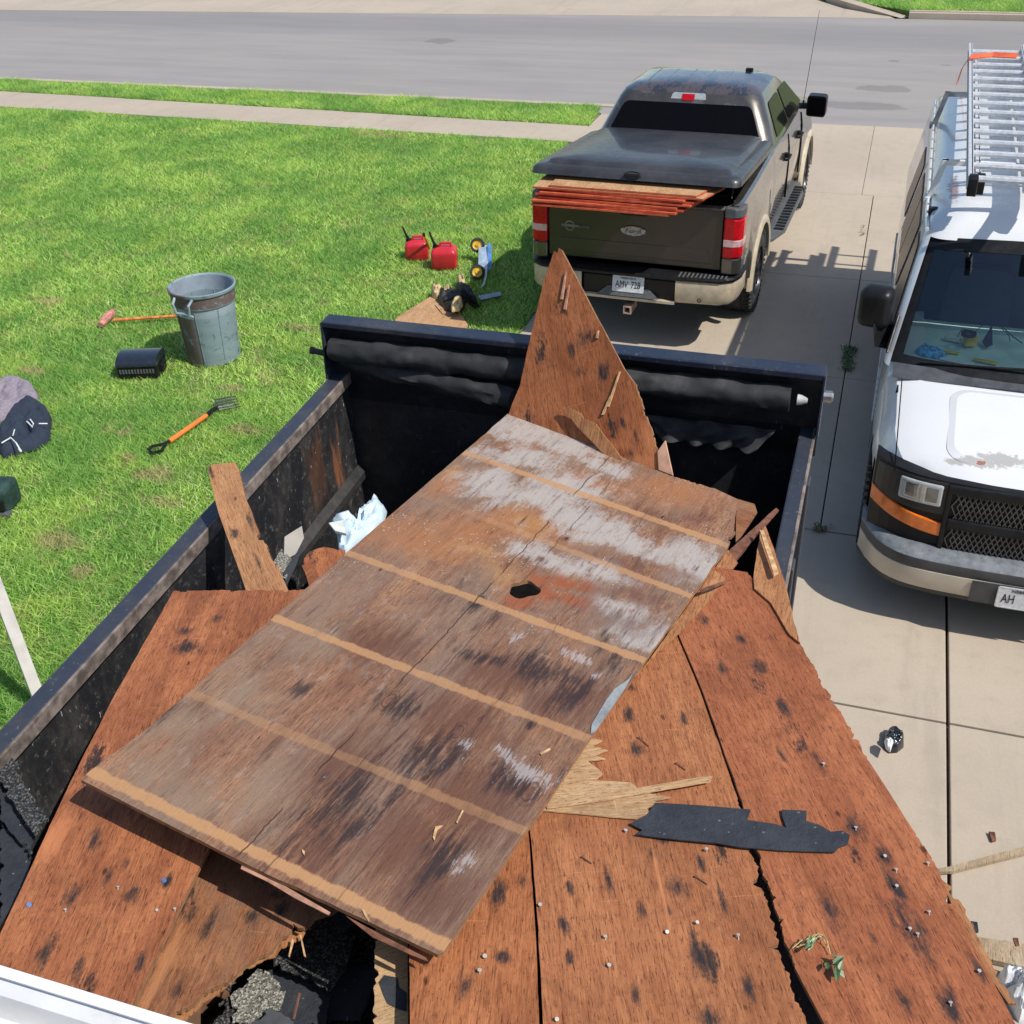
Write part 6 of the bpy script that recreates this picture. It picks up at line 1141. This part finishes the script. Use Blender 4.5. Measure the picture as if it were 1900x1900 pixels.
# bits on the driveway
crumple('black_plastic_bag', 'crumpled black plastic bag with a white scrap on the driveway', 'bag', [(1640, 1368), (1650, 1356), (1664, 1356), (1676, 1366), (1677, 1386), (1664, 1396), (1648, 1397), (1638, 1386)], .005, .075, plain('black_film', (.010, .012, .018), .15, coat=.6), 31, 12, 60, .55, sharp=2.0)
crumple('white_scrap', 'white crumpled scrap on the black plastic bag', 'paper', [(1641, 1374), (1650, 1370), (1658, 1376), (1652, 1394), (1644, 1388)], .085, .03, white, 32, 7, 30, .8)
lath = ply('grey_lath', (.42, .31, .19), (.2, .13, .08), (.5, .4, .27), None, seed=31, dens=.9)
MB().prism([at(x, y, .03) for x, y in ((1738, 1612), (1760, 1608), (1905, 1569), (1905, 1582), (1770, 1616), (1742, 1618))], (0, 0, -.02)).build('wood_lath', lath); tag(bpy.data.objects['wood_lath'], 'thin wood lath lying on the driveway', 'lath')
MB().prism([at(x, y, .04) for x, y in ((1800, 1736), (1905, 1752), (1905, 1795), (1830, 1778))], (0, 0, -.03)).build('wood_plank', lath); tag([o for o in bpy.data.objects if o.name.startswith('wood_plank')][-1], 'short pinkish plank on the driveway beside the trailer', 'plank')
crumple('white_wrapper', 'white plastic sheet on the driveway in the lower right corner', 'plastic sheet', [(1845, 1815), (1862, 1805), (1890, 1815), (1925, 1830), (1925, 1905), (1890, 1900), (1868, 1860)], .0, .14, plain('white_film', (.72, .74, .78), .3), 33, 14, 70, .9)
for px, py, sz_, m_, lab in ((1841, 1552, .03, wooddk, 'small brown wood chip on the driveway'), (1885, 1748, .022, wooddk, 'tiny dark chip on the pinkish plank'), (1808, 1720, .03, felt, 'dark shingle chip by the overhanging board')):
    b = MB(); c_ = at(px, py, .045 if py > 1700 else .02); b.prism([c_+Vector((-sz_*.5, sz_, 0)), c_+Vector((sz_*.4, sz_*.8, .01)), c_+Vector((sz_*.6, -sz_*.6, 0)), c_+Vector((0, -sz_, 0))], (0, 0, -.012)); tag(b.build('wood_chip', m_), lab, 'wood chip')

# =================================================================== HOUSE EAVE (gutter at the lower left)
HS = empty('house', 'house whose white gutter shows at the bottom left corner', 'house', (0, 0, 0))
MB().box(-9, 7, -6, .36, 0, 2.66).build('wall', plain('siding', (.5, .48, .44), .7), HS)
gz = 2.72; gy_ = .92
prof = [(-.135, gz-.005), (-.135, gz-.11), (-.04, gz-.11), (-.03, gz-.07), (-.005, gz-.03), (.0, gz-.006), (.0, gz), (-.02, gz), (-.02, gz-.004), (-.012, gz-.012), (-.035, gz-.035), (-.045, gz-.095), (-.125, gz-.10), (-.128, gz-.005)]
MB().grid([[(x, gy_+a, z) for a, z in prof+[prof[0]]] for x in (-9, -6, -3, 0, 3, 6.5)]).build('gutter', plain('gutter_white', (.78, .79, .80), .35, var=.04, dirt=(.6, .6, .58)), HS, smooth=30)
MB().box(-9, 6.5, gy_-.165, gy_-.137, gz-.16, gz+.01).build('fascia', white, HS)
rf = NT('roof_shingles'); br = rf.n('ShaderNodeTexBrick'); rf.L(rf.map(3.0), br.inputs[0]); rf.L((.10, .095, .09, 1), br.inputs[1]); rf.L((.14, .13, .12, 1), br.inputs[2]); rf.fin(br.outputs[0], .95)
MB().prism([(-9.2, gy_-.10, gz+.0), (7, gy_-.10, gz+.0), (7, gy_-6, gz+2.4), (-9.2, gy_-6, gz+2.4)], (0, 0, -.03)).build('roof', rf.m, HS)
